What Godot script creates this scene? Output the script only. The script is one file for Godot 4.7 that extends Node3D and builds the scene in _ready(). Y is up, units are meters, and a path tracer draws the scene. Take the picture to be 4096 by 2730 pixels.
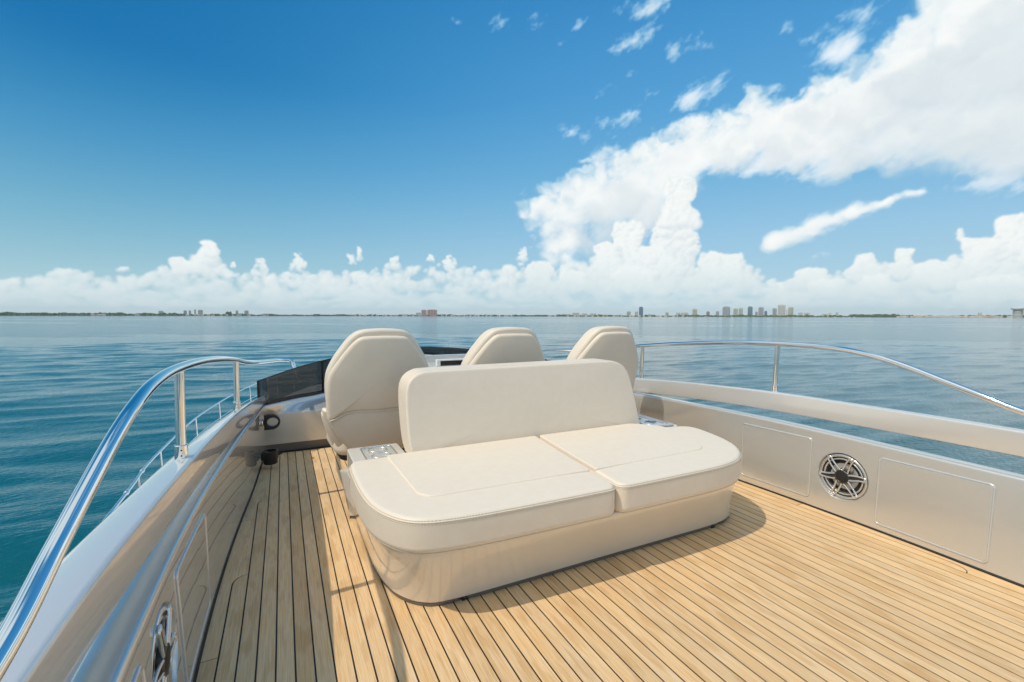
extends Node3D
# A yacht's flybridge on a calm bay. Metres, y up, the bow towards -z, the teak deck at y = 0.

const EYE := Vector3(0.0, 1.3, 0.0)
const YAW := 26.5
const PITCH := 3.14
const ROLL := 0.11
const FOCAL := 1840.0          # of a picture 4096 x 2730
const SEA := -5.2
const SUN := Vector3(-0.5607, 0.8241, 0.0793)
const CX := 1.45               # the boat's centre line

var M := {}
var used := {}
var cam_right: Vector3
var cam_up: Vector3
var cam_fwd: Vector3


# ---------------------------------------------------------------- helpers
func lin(r: float, g: float, b: float, a := 1.0) -> Color:
	var c := Color(r, g, b).linear_to_srgb()
	c.a = a
	return c


func mat(col: Color, rough := 0.5, metal := 0.0) -> StandardMaterial3D:
	var m := StandardMaterial3D.new()
	m.albedo_color = col
	m.roughness = rough
	m.metallic = metal
	return m


func tab(t: Array, x: float) -> float:
	# linear table [[x, y], ...] with x falling or rising
	var n := t.size()
	if (t[0][0] < t[n - 1][0]) == (x <= t[0][0]) and x != t[0][0]:
		return t[0][1]
	for i in n - 1:
		var a: float = t[i][0]
		var b: float = t[i + 1][0]
		if (x - a) * (x - b) <= 0.0:
			var k: float = (x - a) / (b - a)
			return lerpf(t[i][1], t[i + 1][1], k)
	return t[n - 1][1]


func smooth_tab(t: Array, x: float) -> float:
	# the same table, rounded by averaging round x
	var s := 0.0
	for k in [-2, -1, 0, 1, 2]:
		s += tab(t, x + k * 0.11)
	return s / 5.0


func spline(pts: Array, per: int, closed := false) -> PackedVector3Array:
	var out := PackedVector3Array()
	var n := pts.size()
	var last := n if closed else n - 1
	for i in last:
		var p0: Vector3 = pts[(i - 1 + n) % n] if closed else pts[maxi(i - 1, 0)]
		var p1: Vector3 = pts[i]
		var p2: Vector3 = pts[(i + 1) % n]
		var p3: Vector3 = pts[(i + 2) % n] if closed else pts[mini(i + 2, n - 1)]
		for k in per:
			out.append(p1.cubic_interpolate(p2, p0, p3, float(k) / per))
	if not closed:
		out.append(pts[n - 1])
	return out


func spline2(pts: Array, per: int, closed := true) -> PackedVector2Array:
	var v := []
	for p in pts:
		v.append(Vector3(p[0], p[1], 0.0))
	var out := PackedVector2Array()
	for p in spline(v, per, closed):
		out.append(Vector2(p.x, p.y))
	return out


func round_poly(pts: Array, rad: Array, seg := 6) -> PackedVector2Array:
	# closed polygon with its corners rounded and its sides divided
	var out := PackedVector2Array()
	var n := pts.size()
	for i in n:
		var p := Vector2(pts[i][0], pts[i][1])
		var a := Vector2(pts[(i - 1 + n) % n][0], pts[(i - 1 + n) % n][1])
		var b := Vector2(pts[(i + 1) % n][0], pts[(i + 1) % n][1])
		var r: float = rad[i]
		var s := p + (a - p).normalized() * minf(r, p.distance_to(a) * 0.49)
		var e := p + (b - p).normalized() * minf(r, p.distance_to(b) * 0.49)
		for k in seg + 1:
			var t := float(k) / seg
			# weights that keep a quarter circle close to round
			var q := s.bezier_interpolate(s.lerp(p, 0.55), e.lerp(p, 0.55), e, t)
			out.append(q)
		var nx := Vector2(pts[(i + 1) % n][0], pts[(i + 1) % n][1])
		var rn: float = rad[(i + 1) % n]
		var s2 := nx + (p - nx).normalized() * minf(rn, p.distance_to(nx) * 0.49)
		var m := int(e.distance_to(s2) / 0.08)
		for k in range(1, m):
			out.append(e.lerp(s2, float(k) / m))
	return out


class Shape:
	var v := PackedVector3Array()
	var idx := PackedInt32Array()

	func tri(a: int, b: int, c: int) -> void:
		idx.append_array(PackedInt32Array([a, b, c]))

	func quad(a: int, b: int, c: int, d: int) -> void:
		idx.append_array(PackedInt32Array([a, b, c, a, c, d]))

	func face(pts: Array) -> void:
		var at := v.size()
		for p in pts:
			v.append(p)
		for i in range(1, pts.size() - 1):
			tri(at, at + i, at + i + 1)

	func loft(rings: Array, closed := true, round_path := false) -> void:
		var at := v.size()
		var n: int = rings[0].size()
		for r in rings:
			v.append_array(r)
		var m := rings.size()
		for i in (m if round_path else m - 1):
			for j in (n if closed else n - 1):
				var a := at + i * n
				var b := at + ((i + 1) % m) * n
				var k := (j + 1) % n
				quad(a + j, a + k, b + k, b + j)

	func fan(ring: PackedVector3Array, flip := false) -> void:
		var c := Vector3.ZERO
		for p in ring:
			c += p
		c /= ring.size()
		var at := v.size()
		v.append(c)
		v.append_array(ring)
		var n := ring.size()
		for j in n:
			if flip:
				tri(at, at + 1 + (j + 1) % n, at + 1 + j)
			else:
				tri(at, at + 1 + j, at + 1 + (j + 1) % n)

	func tube(path: PackedVector3Array, r, sides := 12, closed := false, caps := true) -> void:
		var rings := []
		var n := path.size()
		var t0 := (path[1] - path[0]).normalized()
		var side := t0.cross(Vector3.UP)
		if side.length() < 0.05:
			side = t0.cross(Vector3.RIGHT)
		side = side.normalized()
		for i in n:
			var a := path[(i - 1 + n) % n] if closed else path[maxi(i - 1, 0)]
			var b := path[(i + 1) % n] if closed else path[mini(i + 1, n - 1)]
			var t := (b - a).normalized()
			side = (side - t * side.dot(t)).normalized()
			var up := side.cross(t)
			var rr: float = r[i] if r is Array else r
			var ring := PackedVector3Array()
			for k in sides:
				var w := TAU * k / sides
				ring.append(path[i] + side * (cos(w) * rr) + up * (sin(w) * rr))
			rings.append(ring)
		loft(rings, true, closed)
		if caps and not closed:
			fan(rings[0], true)
			fan(rings[n - 1])

	func box(lo: Vector3, hi: Vector3, b := 0.0) -> void:
		if b <= 0.0:
			var c := []
			for i in 8:
				c.append(Vector3(hi.x if i & 1 else lo.x, hi.y if i & 2 else lo.y, hi.z if i & 4 else lo.z))
			for f in [[0, 1, 3, 2], [4, 6, 7, 5], [0, 4, 5, 1], [2, 3, 7, 6], [0, 2, 6, 4], [1, 5, 7, 3]]:
				face([c[f[0]], c[f[1]], c[f[2]], c[f[3]]])
			return
		# bevelled along the four upright edges and round the top
		var ring := func(d: float, y: float) -> PackedVector3Array:
			return PackedVector3Array([Vector3(lo.x + d, y, lo.z + b), Vector3(lo.x + b, y, lo.z + d), Vector3(hi.x - b, y, lo.z + d), Vector3(hi.x - d, y, lo.z + b), Vector3(hi.x - d, y, hi.z - b), Vector3(hi.x - b, y, hi.z - d), Vector3(lo.x + b, y, hi.z - d), Vector3(lo.x + d, y, hi.z - b)])
		var r0: PackedVector3Array = ring.call(0.0, lo.y)
		var r1: PackedVector3Array = ring.call(0.0, hi.y - b)
		var r2: PackedVector3Array = ring.call(b, hi.y)
		for p in [[r0, r1], [r1, r2]]:
			for j in 8:
				var k := (j + 1) % 8
				face([p[0][j], p[0][k], p[1][k], p[1][j]])
		fan(r2)
		fan(r0, true)

	func lathe(profile: Array, at: Vector3, axis: Vector3, sides := 24) -> void:
		# profile: [radius, height along the axis]
		var s := axis.cross(Vector3.UP)
		if s.length() < 0.1:
			s = axis.cross(Vector3.RIGHT)
		s = s.normalized()
		var u := s.cross(axis).normalized()
		var rings := []
		for p in profile:
			var ring := PackedVector3Array()
			for k in sides:
				var w := TAU * k / sides
				ring.append(at + axis * p[1] + (s * cos(w) + u * sin(w)) * maxf(p[0], 0.0002))
			rings.append(ring)
		loft(rings)

	func mesh(material: Material, uvs := PackedVector2Array()) -> ArrayMesh:
		var nrm := PackedVector3Array()
		nrm.resize(v.size())
		for i in range(0, idx.size(), 3):
			var a := v[idx[i]]
			var n := (v[idx[i + 2]] - a).cross(v[idx[i + 1]] - a)
			nrm[idx[i]] += n
			nrm[idx[i + 1]] += n
			nrm[idx[i + 2]] += n
		for i in nrm.size():
			nrm[i] = nrm[i].normalized() if nrm[i].length_squared() > 1e-24 else Vector3.UP
		var arr := []
		arr.resize(Mesh.ARRAY_MAX)
		arr[Mesh.ARRAY_VERTEX] = v
		arr[Mesh.ARRAY_NORMAL] = nrm
		arr[Mesh.ARRAY_INDEX] = idx
		if uvs.size() == v.size():
			arr[Mesh.ARRAY_TEX_UV] = uvs
		var am := ArrayMesh.new()
		am.add_surface_from_arrays(Mesh.PRIMITIVE_TRIANGLES, arr)
		am.surface_set_material(0, material)
		return am


func inset(o: PackedVector2Array, d: float) -> PackedVector2Array:
	# moves a counter-clockwise or clockwise outline inwards by d
	var n := o.size()
	var area := 0.0
	for i in n:
		area += o[i].cross(o[(i + 1) % n])
	var s := signf(area)
	var out := PackedVector2Array()
	for i in n:
		var t := (o[(i + 1) % n] - o[(i - 1 + n) % n])
		if t.length() < 1e-6:
			t = Vector2.RIGHT
		t = t.normalized()
		out.append(o[i] + Vector2(-t.y, t.x) * (s * d))
	return out


func puff(sh: Shape, outline: PackedVector2Array, h0: float, h1: float, rb: float, rt: float, crown: float, place: Callable, mid := Vector2.INF) -> void:
	# an upholstered body: outline extruded from h0 to h1, edges rounded, top crowned. place(x, y, h) -> point
	var rings := []
	var put := func(o: PackedVector2Array, h: float) -> PackedVector3Array:
		var r := PackedVector3Array()
		for p in o:
			r.append(place.call(p.x, p.y, h))
		return r
	var c := Vector2.ZERO
	for p in outline:
		c += p
	c /= outline.size()
	if mid != Vector2.INF:
		c = mid
	var ob := inset(outline, rb)
	for s in [0.02, 0.5, 0.9]:
		var o := PackedVector2Array()
		for p in ob:
			o.append(c.lerp(p, s))
		rings.append(put.call(o, h0))
	for k in 5:
		var a := PI / 2 * k / 4
		rings.append(put.call(inset(outline, rb * (1.0 - sin(a))), h0 + rb * (1.0 - cos(a))))
	for k in 7:
		var a := PI / 2 * k / 6
		rings.append(put.call(inset(outline, rt * (1.0 - cos(a))), h1 - rt * (1.0 - sin(a))))
	var ot := inset(outline, rt)
	for s in [0.94, 0.86, 0.75, 0.6, 0.42, 0.22, 0.02]:
		var o := PackedVector2Array()
		for p in ot:
			o.append(c.lerp(p, s))
		rings.append(put.call(o, h1 + crown * (1.0 - pow(s, 2.4))))
	sh.loft(rings)
	sh.fan(rings[0], true)
	sh.fan(rings[rings.size() - 1])


func numbered(called: String) -> String:
	if not used.has(called):
		used[called] = 0
		return called
	used[called] += 1
	return "%s_%03d" % [called, used[called]]


func thing(called: String, label: String, category: String, at := Vector3.ZERO, group := "") -> Node3D:
	var o := Node3D.new()
	o.name = numbered(called)
	o.position = at
	add_child(o, true)
	tag(o, label, category, group)
	return o


func tag(o: Node3D, label: String, category: String, group := "") -> void:
	o.set_meta("label", label)
	o.set_meta("category", category)
	if group:
		o.set_meta("group", group)


func part(parent: Node3D, called: String, sh: Shape, m: Material, uvs := PackedVector2Array()) -> MeshInstance3D:
	# shapes are given in the world; parts hang at their thing's base
	if parent != self:
		var off := Vector3.ZERO
		var p: Node = parent
		while p != self:
			off += (p as Node3D).position
			p = p.get_parent()
		if off != Vector3.ZERO:
			for i in sh.v.size():
				sh.v[i] -= off
	var o := MeshInstance3D.new()
	o.name = called
	o.mesh = sh.mesh(m, uvs)
	parent.add_child(o, true)
	return o


func setting(called: String, sh: Shape, m: Material, uvs := PackedVector2Array()) -> MeshInstance3D:
	var o := part(self, called, sh, m, uvs)
	o.set_meta("kind", "structure")
	return o


func ray(u: float, v: float) -> Vector3:
	return (cam_fwd + cam_right * ((u - 2048.0) / FOCAL) - cam_up * ((v - 1365.0) / FOCAL)).normalized()


func on_y(u: float, v: float, y: float) -> Vector3:
	var d := ray(u, v)
	return EYE + d * ((y - EYE.y) / d.y)


# ---------------------------------------------------------------- materials
func noise(type: int, freq: float, oct: int, sd: int) -> FastNoiseLite:
	var n := FastNoiseLite.new()
	n.noise_type = type
	n.frequency = freq
	n.seed = sd
	n.fractal_octaves = oct
	n.fractal_type = FastNoiseLite.FRACTAL_FBM
	return n


func noise_tex(n: FastNoiseLite, w: int, h: int, normal := false, strength := 1.0, ramp: Array = []) -> NoiseTexture2D:
	var t := NoiseTexture2D.new()
	t.width = w
	t.height = h
	t.seamless = true
	t.noise = n
	t.as_normal_map = normal
	t.bump_strength = strength
	if ramp.size():
		var g := Gradient.new()
		var off := PackedFloat32Array()
		var cols := PackedColorArray()
		for r in ramp:
			off.append(r[0])
			cols.append(r[1])
		g.offsets = off
		g.colors = cols
		t.color_ramp = g
	return t


func make_materials() -> void:
	# paint: silver metallic gelcoat under clear lacquer
	var g := mat(lin(0.67, 0.66, 0.63), 0.27, 0.55)
	g.clearcoat_enabled = true
	g.clearcoat = 1.0
	g.clearcoat_roughness = 0.0
	M.paint = g
	var cap := g.duplicate()
	cap.albedo_color = lin(0.68, 0.68, 0.67)
	cap.metallic = 0.3
	cap.roughness = 0.24
	M.cap_paint = cap
	var gw := mat(lin(0.80, 0.755, 0.68), 0.26, 0.06)
	gw.clearcoat_enabled = true
	gw.clearcoat = 1.0
	gw.clearcoat_roughness = 0.01
	M.gel = gw
	var gt := mat(lin(0.66, 0.66, 0.66), 0.3, 0.5)
	gt.clearcoat_enabled = true
	gt.clearcoat = 1.0
	gt.clearcoat_roughness = 0.03
	M.trim = gt
	M.kick = mat(lin(0.16, 0.15, 0.14), 0.35, 0.3)
	M.chrome = mat(lin(0.86, 0.86, 0.85), 0.035, 1.0)
	M.satin = mat(lin(0.74, 0.74, 0.73), 0.26, 0.85)
	M.black = mat(lin(0.012, 0.012, 0.014), 0.45)
	M.gloss_black = mat(lin(0.01, 0.01, 0.012), 0.12)
	M.dark_metal = mat(lin(0.09, 0.09, 0.085), 0.35, 0.8)
	M.cone = mat(lin(0.62, 0.63, 0.62), 0.4)
	M.rubber = mat(lin(0.014, 0.014, 0.013), 0.7)
	M.hull = mat(lin(0.74, 0.74, 0.73), 0.25)
	# vinyl with a fine emboss
	var grain := noise_tex(noise(FastNoiseLite.TYPE_SIMPLEX_SMOOTH, 0.008, 5, 5), 512, 512, true, 8.0)
	var soft := noise_tex(noise(FastNoiseLite.TYPE_SIMPLEX_SMOOTH, 0.012, 4, 8), 512, 512, false, 1.0, [[0.25, Color(0.992, 0.99, 0.987)], [0.75, Color(1, 1, 1)]])
	for k in [["vinyl", lin(0.82, 0.715, 0.585)], ["vinyl_back", lin(0.81, 0.705, 0.58)]]:
		var m := mat(k[1], 0.46)
		m.albedo_texture = soft
		m.normal_enabled = true
		m.normal_texture = grain
		m.normal_scale = 0.07
		m.uv1_triplanar = true
		m.uv1_world_triplanar = true
		m.uv1_scale = Vector3(2.2, 2.2, 2.2)
		m.metallic_specular = 0.4
		M[k[0]] = m
	M.thread = mat(lin(0.56, 0.50, 0.41), 0.8)
	# smoked acrylic and clear acrylic
	var s := mat(Color(0.015, 0.022, 0.045, 0.70), 0.02)
	s.transparency = BaseMaterial3D.TRANSPARENCY_ALPHA
	M.smoked = s
	var a := mat(Color(0.9, 0.93, 0.93, 0.12), 0.03)
	a.transparency = BaseMaterial3D.TRANSPARENCY_ALPHA
	M.acrylic = a
	# teak: long grain along z
	var gn := noise(FastNoiseLite.TYPE_SIMPLEX_SMOOTH, 0.02, 5, 11)
	gn.fractal_gain = 0.62
	var wood := noise_tex(gn, 1024, 1024, false, 1.0, [[0.22, Color(0.925, 0.86, 0.765)], [0.45, Color(0.96, 0.92, 0.85)], [0.6, Color(0.98, 0.95, 0.89)], [0.8, Color(1.0, 0.985, 0.95)]])
	var pores := noise_tex(noise(FastNoiseLite.TYPE_SIMPLEX, 0.12, 3, 12), 512, 512, true, 3.0)
	var blot := noise_tex(noise(FastNoiseLite.TYPE_SIMPLEX_SMOOTH, 0.01, 4, 13), 512, 512, false, 1.0, [[0.25, Color(0.95, 0.915, 0.865)], [0.5, Color(1, 1, 1)], [0.75, Color(1.0, 0.975, 0.93)]])
	M.teak = []
	var rng := RandomNumberGenerator.new()
	rng.seed = 77
	for i in 14:
		var t := rng.randf_range(-1.0, 1.0)
		var w := rng.randf_range(0.92, 1.05)
		var m := mat(lin(0.84 * w, (0.645 + 0.015 * t) * w, (0.43 + 0.03 * t) * w), 0.5)
		m.albedo_texture = wood
		m.normal_enabled = true
		m.normal_texture = pores
		m.normal_scale = 0.12
		m.uv1_triplanar = true
		m.uv1_world_triplanar = true
		m.uv1_scale = Vector3(9.0, 9.0, 0.16)
		m.uv1_offset = Vector3(rng.randf() * 7.0, rng.randf(), rng.randf() * 5.0)
		m.detail_enabled = true
		m.detail_albedo = blot
		m.detail_blend_mode = BaseMaterial3D.BLEND_MODE_MUL
		m.detail_uv_layer = BaseMaterial3D.DETAIL_UV_2
		m.uv2_triplanar = true
		m.uv2_world_triplanar = true
		m.uv2_scale = Vector3(2.3, 2.3, 0.55)
		m.uv2_offset = Vector3(rng.randf() * 3.0, rng.randf(), rng.randf() * 5.0)
		m.metallic_specular = 0.35
		M.teak.append(m)
	M.caulk = mat(lin(0.014, 0.014, 0.013), 0.6)
	# sea
	var wn := noise(FastNoiseLite.TYPE_SIMPLEX_SMOOTH, 0.016, 4, 21)
	var sea := mat(lin(0.006, 0.10, 0.125), 0.07)
	sea.metallic_specular = 0.36
	sea.normal_enabled = true
	sea.normal_texture = noise_tex(wn, 1024, 1024, true, 6.0)
	sea.normal_scale = 0.5
	M.sea = sea
	var ruffled := sea.duplicate()
	ruffled.normal_scale = 0.85
	ruffled.roughness = 0.1
	M.sea_ruffled = ruffled


# ---------------------------------------------------------------- sky
var overhead := noise(FastNoiseLite.TYPE_SIMPLEX_SMOOTH, 1.0, 4, 36)


func sky_base(az: float, el: float) -> Color:
	# clear air: a darker band at right angles to the sun
	var dark := [[0, 198, 217, 221], [4, 158, 197, 210], [9, 120, 176, 202], [16, 74, 147, 192], [24, 28, 114, 172], [35, 18, 104, 162], [90, 12, 88, 150]]
	var light := [[0, 200, 218, 222], [4, 168, 204, 221], [9, 148, 193, 222], [16, 112, 174, 215], [24, 84, 156, 208], [33, 62, 138, 196], [90, 42, 112, 176]]
	var d1 := absf(wrapf(az + 20.0, -180.0, 180.0))
	var d2 := absf(wrapf(az - 165.0, -180.0, 180.0))
	var w := maxf(exp(-pow(d1 / 36.0, 2.0)), exp(-pow(d2 / 36.0, 2.0)))
	var c := [Color.BLACK, Color.BLACK]
	var tabs := [dark, light]
	for k in 2:
		var t: Array = tabs[k]
		for i in t.size() - 1:
			if el <= t[i + 1][0] or i == t.size() - 2:
				var f := clampf((el - t[i][0]) / (t[i + 1][0] - t[i][0]), 0.0, 1.0)
				c[k] = Color(lerpf(t[i][1], t[i + 1][1], f) / 255.0, lerpf(t[i][2], t[i + 1][2], f) / 255.0, lerpf(t[i][3], t[i + 1][3], f) / 255.0)
				break
	var out := (c[1] as Color).lerp(c[0], w)
	# broad whitish glare round the unseen sun, added to soften the shadows
	var a := deg_to_rad(az)
	var e := deg_to_rad(el)
	var g := rad_to_deg(Vector3(sin(a) * cos(e), sin(e), -cos(a) * cos(e)).angle_to(SUN))
	# bright broken cloud added out of view, overhead and astern, to lift shade
	var off := maxf(absf(wrapf(az - 26.0, -180.0, 180.0)) - 54.0, el - 38.0)
	var dir := Vector3(sin(a) * cos(e), sin(e), -cos(a) * cos(e))
	var cv := smoothstep(-0.12, 0.35, overhead.get_noise_3dv(dir * 2.0)) * smoothstep(0.0, 12.0, off) * smoothstep(3.0, 12.0, el)
	out = out.lerp(Color(0.95, 0.955, 0.955), cv * 0.85)
	out = out.lerp(Color(1.0, 0.99, 0.96), exp(-pow(g / 24.0, 2.0)) * 0.92)
	return out * 0.915


# clouds as soft ellipses in degrees: [azimuth, elevation, half width, half height, tilt, strength]
func stamp(field: PackedFloat32Array, w: int, h: int, a0: float, step: float, b: Array) -> void:
	var reach := maxf(b[2], b[3])
	var x0 := maxi(0, int((b[0] - reach - a0) / step))
	var x1 := mini(w - 1, int((b[0] + reach - a0) / step) + 1)
	var y0 := maxi(0, int((b[1] - reach) / step))
	var y1 := mini(h - 1, int((b[1] + reach) / step) + 1)
	var cs := cos(deg_to_rad(b[4]))
	var sn := sin(deg_to_rad(b[4]))
	for y in range(y0, y1 + 1):
		var dy: float = y * step - b[1]
		for x in range(x0, x1 + 1):
			var dx: float = a0 + x * step - b[0]
			var p: float = (dx * cs + dy * sn) / b[2]
			var q: float = (dy * cs - dx * sn) / b[3]
			var r: float = p * p + q * q
			if r < 1.0:
				field[y * w + x] += b[5] * (1.0 - r) * (1.0 - r)


func az_el(dx: float, dy: float) -> Vector2:
	var d := ray(dx * 1.74076, dy * 1.74076)
	return Vector2(rad_to_deg(atan2(d.x, -d.z)), rad_to_deg(asin(d.y)))


func blob(x: float, y: float, rx: float, ry: float, tilt: float, s: float) -> Array:
	# the same ellipse read off the photograph, in degrees of the sky
	var c := az_el(x, y)
	var a := az_el(x + rx, y)
	var b := az_el(x, y - ry)
	return [c.x, c.y, absf(a.x - c.x), absf(b.y - c.y), tilt, s]


# cloud heads: many overlapping lit balls of vapour, far ones first, on a grid of the sky ahead
const PW := 1400
const PH := 480
const PSTEP := 0.087890625
const PAZ := -34.0
var pc := PackedFloat32Array()
var grit := PackedFloat32Array()


func ball(x: float, y: float, rad: float, hi: Color, lo: Color, alpha: float, edge: float, flat := 1.0) -> void:
	var c := az_el(x, y)
	var c2 := az_el(x, y - rad)
	var rr := absf(c2.y - c.y) / PSTEP
	var px := (c.x - PAZ) / PSTEP
	var py := c.y / PSTEP
	var rx := rr / flat
	var x0 := maxi(0, int(px - rx * 1.3))
	var x1 := mini(PW - 1, int(px + rx * 1.3) + 1)
	var y0 := maxi(0, int(py - rr * 1.3))
	var y1 := mini(PH - 1, int(py + rr * 1.3) + 1)
	var ox := int(x * 7.0)
	for j in range(y0, y1 + 1):
		var dy := (j - py) / rr
		for i in range(x0, x1 + 1):
			var dx := (i - px) / rx
			var d := dx * dx + dy * dy
			if d > 1.6:
				continue
			var n := grit[((j * 3 + ox) & 255) * 256 + ((i * 3 + ox) & 255)]
			var n2 := grit[((j + ox) & 255) * 256 + ((i + 2 * ox) & 255)]
			d += n * 0.5 + n2 * 0.5
			var a := alpha * (1.0 - smoothstep(1.0 - edge, 1.0, d))
			if a < 0.004:
				continue
			var nz := sqrt(maxf(0.0, 1.0 - minf(d, 1.0)))
			var lit := smoothstep(-0.55, 0.85, -0.46 * dx + 0.70 * dy + 0.42 * nz - n * 0.35)
			var q := (j * PW + i) * 4
			var k := 1.0 - a
			pc[q] = pc[q] * k + lerpf(lo.r, hi.r, lit) * a
			pc[q + 1] = pc[q + 1] * k + lerpf(lo.g, hi.g, lit) * a
			pc[q + 2] = pc[q + 2] * k + lerpf(lo.b, hi.b, lit) * a
			pc[q + 3] = pc[q + 3] * k + a


func heads() -> void:
	pc.resize(PW * PH * 4)
	grit.resize(65536)
	var gn := noise(FastNoiseLite.TYPE_SIMPLEX_SMOOTH, 0.022, 5, 71)
	gn.fractal_gain = 0.62
	var gi := gn.get_seamless_image(256, 256)
	for i in 65536:
		grit[i] = gi.get_pixel(i & 255, i >> 8).r - 0.5
	var rng := RandomNumberGenerator.new()
	rng.seed = 15
	var white := Color(0.882, 0.887, 0.878)
	var shade := Color(0.70, 0.755, 0.79)
	var air := Color(0.735, 0.80, 0.815)
	var gap := noise(FastNoiseLite.TYPE_SIMPLEX_SMOOTH, 0.011, 3, 72)
	# the anvil: broad soft masses, then its knobbly upper edge
	var ridge := [[1200, 470], [1350, 372], [1520, 322], [1680, 242], [1880, 190], [2010, 118], [2120, 0], [2600, -260]]
	var mass := [[2330, 60, 190], [2200, 90, 150], [2450, 120, 200], [2260, 210, 170], [2130, 170, 110], [2400, 260, 160], [2060, 250, 110], [2180, 300, 110], [1970, 250, 90], [2300, 330, 90], [1890, 290, 90], [2040, 330, 80], [1800, 300, 85], [1920, 350, 66], [1700, 320, 85], [1810, 350, 60], [1610, 350, 80], [1530, 390, 75], [1690, 360, 50], [1460, 420, 75], [1400, 440, 70], [1340, 470, 62], [1290, 480, 50], [1420, 500, 70], [1350, 530, 62], [1300, 560, 46], [1480, 470, 70]]
	for m in mass:
		for k in 20:
			var a := rng.randf() * TAU
			var d: float = sqrt(rng.randf()) * m[2]
			var r: float = m[2] * rng.randf_range(0.28, 0.55)
			var yy: float = m[1] + sin(a) * d * 0.75
			var sh := 0.12 + 1.1 * gap.get_noise_2d(m[0] + cos(a) * d, yy * 1.5) + clampf((yy - tab(ridge, m[0] + cos(a) * d) - 40.0) / 170.0, 0.0, 0.95)
			ball(m[0] + cos(a) * d, m[1] + sin(a) * d * 0.75, r, white.lerp(shade, clampf(sh - 0.35, 0.0, 0.5)), white.lerp(shade, clampf(sh, 0.05, 0.95)), rng.randf_range(0.14, 0.40), 1.0, 0.75)
	var rim := [[1202, 470, 20], [1222, 442, 24], [1255, 425, 26], [1295, 415, 28], [1335, 400, 28], [1352, 372, 26], [1385, 352, 28], [1430, 350, 30], [1475, 345, 28], [1520, 322, 30], [1545, 296, 28], [1585, 272, 30], [1630, 262, 32], [1680, 242, 34], [1730, 228, 32], [1785, 222, 34], [1835, 208, 32], [1880, 190, 34], [1925, 168, 34], [1970, 150, 36], [2010, 118, 40], [2050, 80, 44], [2085, 40, 46], [2120, 0, 50], [1240, 480, 34], [1262, 520, 34], [1270, 560, 30]]
	for m in rim:
		for k in 12:
			var r: float = m[2] * rng.randf_range(0.35, 0.85)
			ball(m[0] + rng.randf_range(-0.5, 1.5) * m[2], m[1] + rng.randf_range(-0.2, 1.6) * m[2], r, white, white.lerp(shade, 0.26), rng.randf_range(0.20, 0.48), 1.0, 0.8)
	# the slanting bar
	for k in 110:
		var t := rng.randf()
		var x := lerpf(1765, 2128, t)
		var y := lerpf(566, 440, 1.0 - pow(1.0 - t, 1.25))
		var r := lerpf(20, 7, t) * rng.randf_range(0.7, 1.2)
		ball(x, y + rng.randf_range(-0.6, 0.5) * r, r, white, white.lerp(shade, 0.35), 0.34, 1.0, 0.7)
	# the bank along the horizon
	var tops := [[-200, 640], [0, 636], [60, 626], [140, 614], [200, 622], [240, 636], [280, 634], [330, 628], [362, 610], [420, 596], [450, 592], [520, 606], [552, 626], [590, 616], [640, 628], [700, 612], [760, 622], [830, 620], [880, 614], [930, 606], [990, 604], [1060, 604], [1110, 618], [1160, 614], [1200, 596], [1260, 612], [1330, 596], [1400, 580], [1480, 580], [1560, 580], [1640, 608], [1700, 596], [1750, 616], [1790, 650], [1850, 640], [1900, 622], [1950, 606], [2010, 600], [2060, 600], [2120, 606], [2180, 588], [2240, 570], [2300, 545], [2353, 522], [2450, 530], [2560, 580]]
	var list := []
	for k in 3400:
		var x := rng.randf_range(-160.0, 2520.0)
		var t := pow(rng.randf(), 0.85)
		var top := tab(tops, x)
		var r := rng.randf_range(7.0, 19.0) * lerpf(0.8, 0.75, t)
		var y := lerpf(top + r * 0.8, 700.0, t)
		if gap.get_noise_2d(x * 0.9, y * 2.6) < -0.10 + 0.35 * (1.0 - t) * -1.0:
			continue
		list.append([y + rng.randf_range(-8, 8), x, y, r, t])
	for k in 900:
		var x := rng.randf_range(-160.0, 2520.0)
		var y := rng.randf_range(655.0, 709.0)
		ball(x, y, rng.randf_range(4.0, 9.0), Color(0.83, 0.865, 0.865), Color(0.755, 0.81, 0.825), rng.randf_range(0.08, 0.24), 1.0, rng.randf_range(0.2, 0.45))
	list.sort_custom(func(p, q): return p[0] < q[0])
	for l in list:
		var t: float = l[4]
		var hz := clampf(0.22 + t * 0.68, 0.0, 0.88)
		if l[1] < 420.0:
			hz = clampf(hz + 0.18, 0.0, 0.9)
		ball(l[1], l[2], l[3], white.lerp(air, hz), shade.lerp(air, hz * 0.8), lerpf(0.62, 0.20, t), 0.85, lerpf(1.0, 0.62, t))
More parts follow.
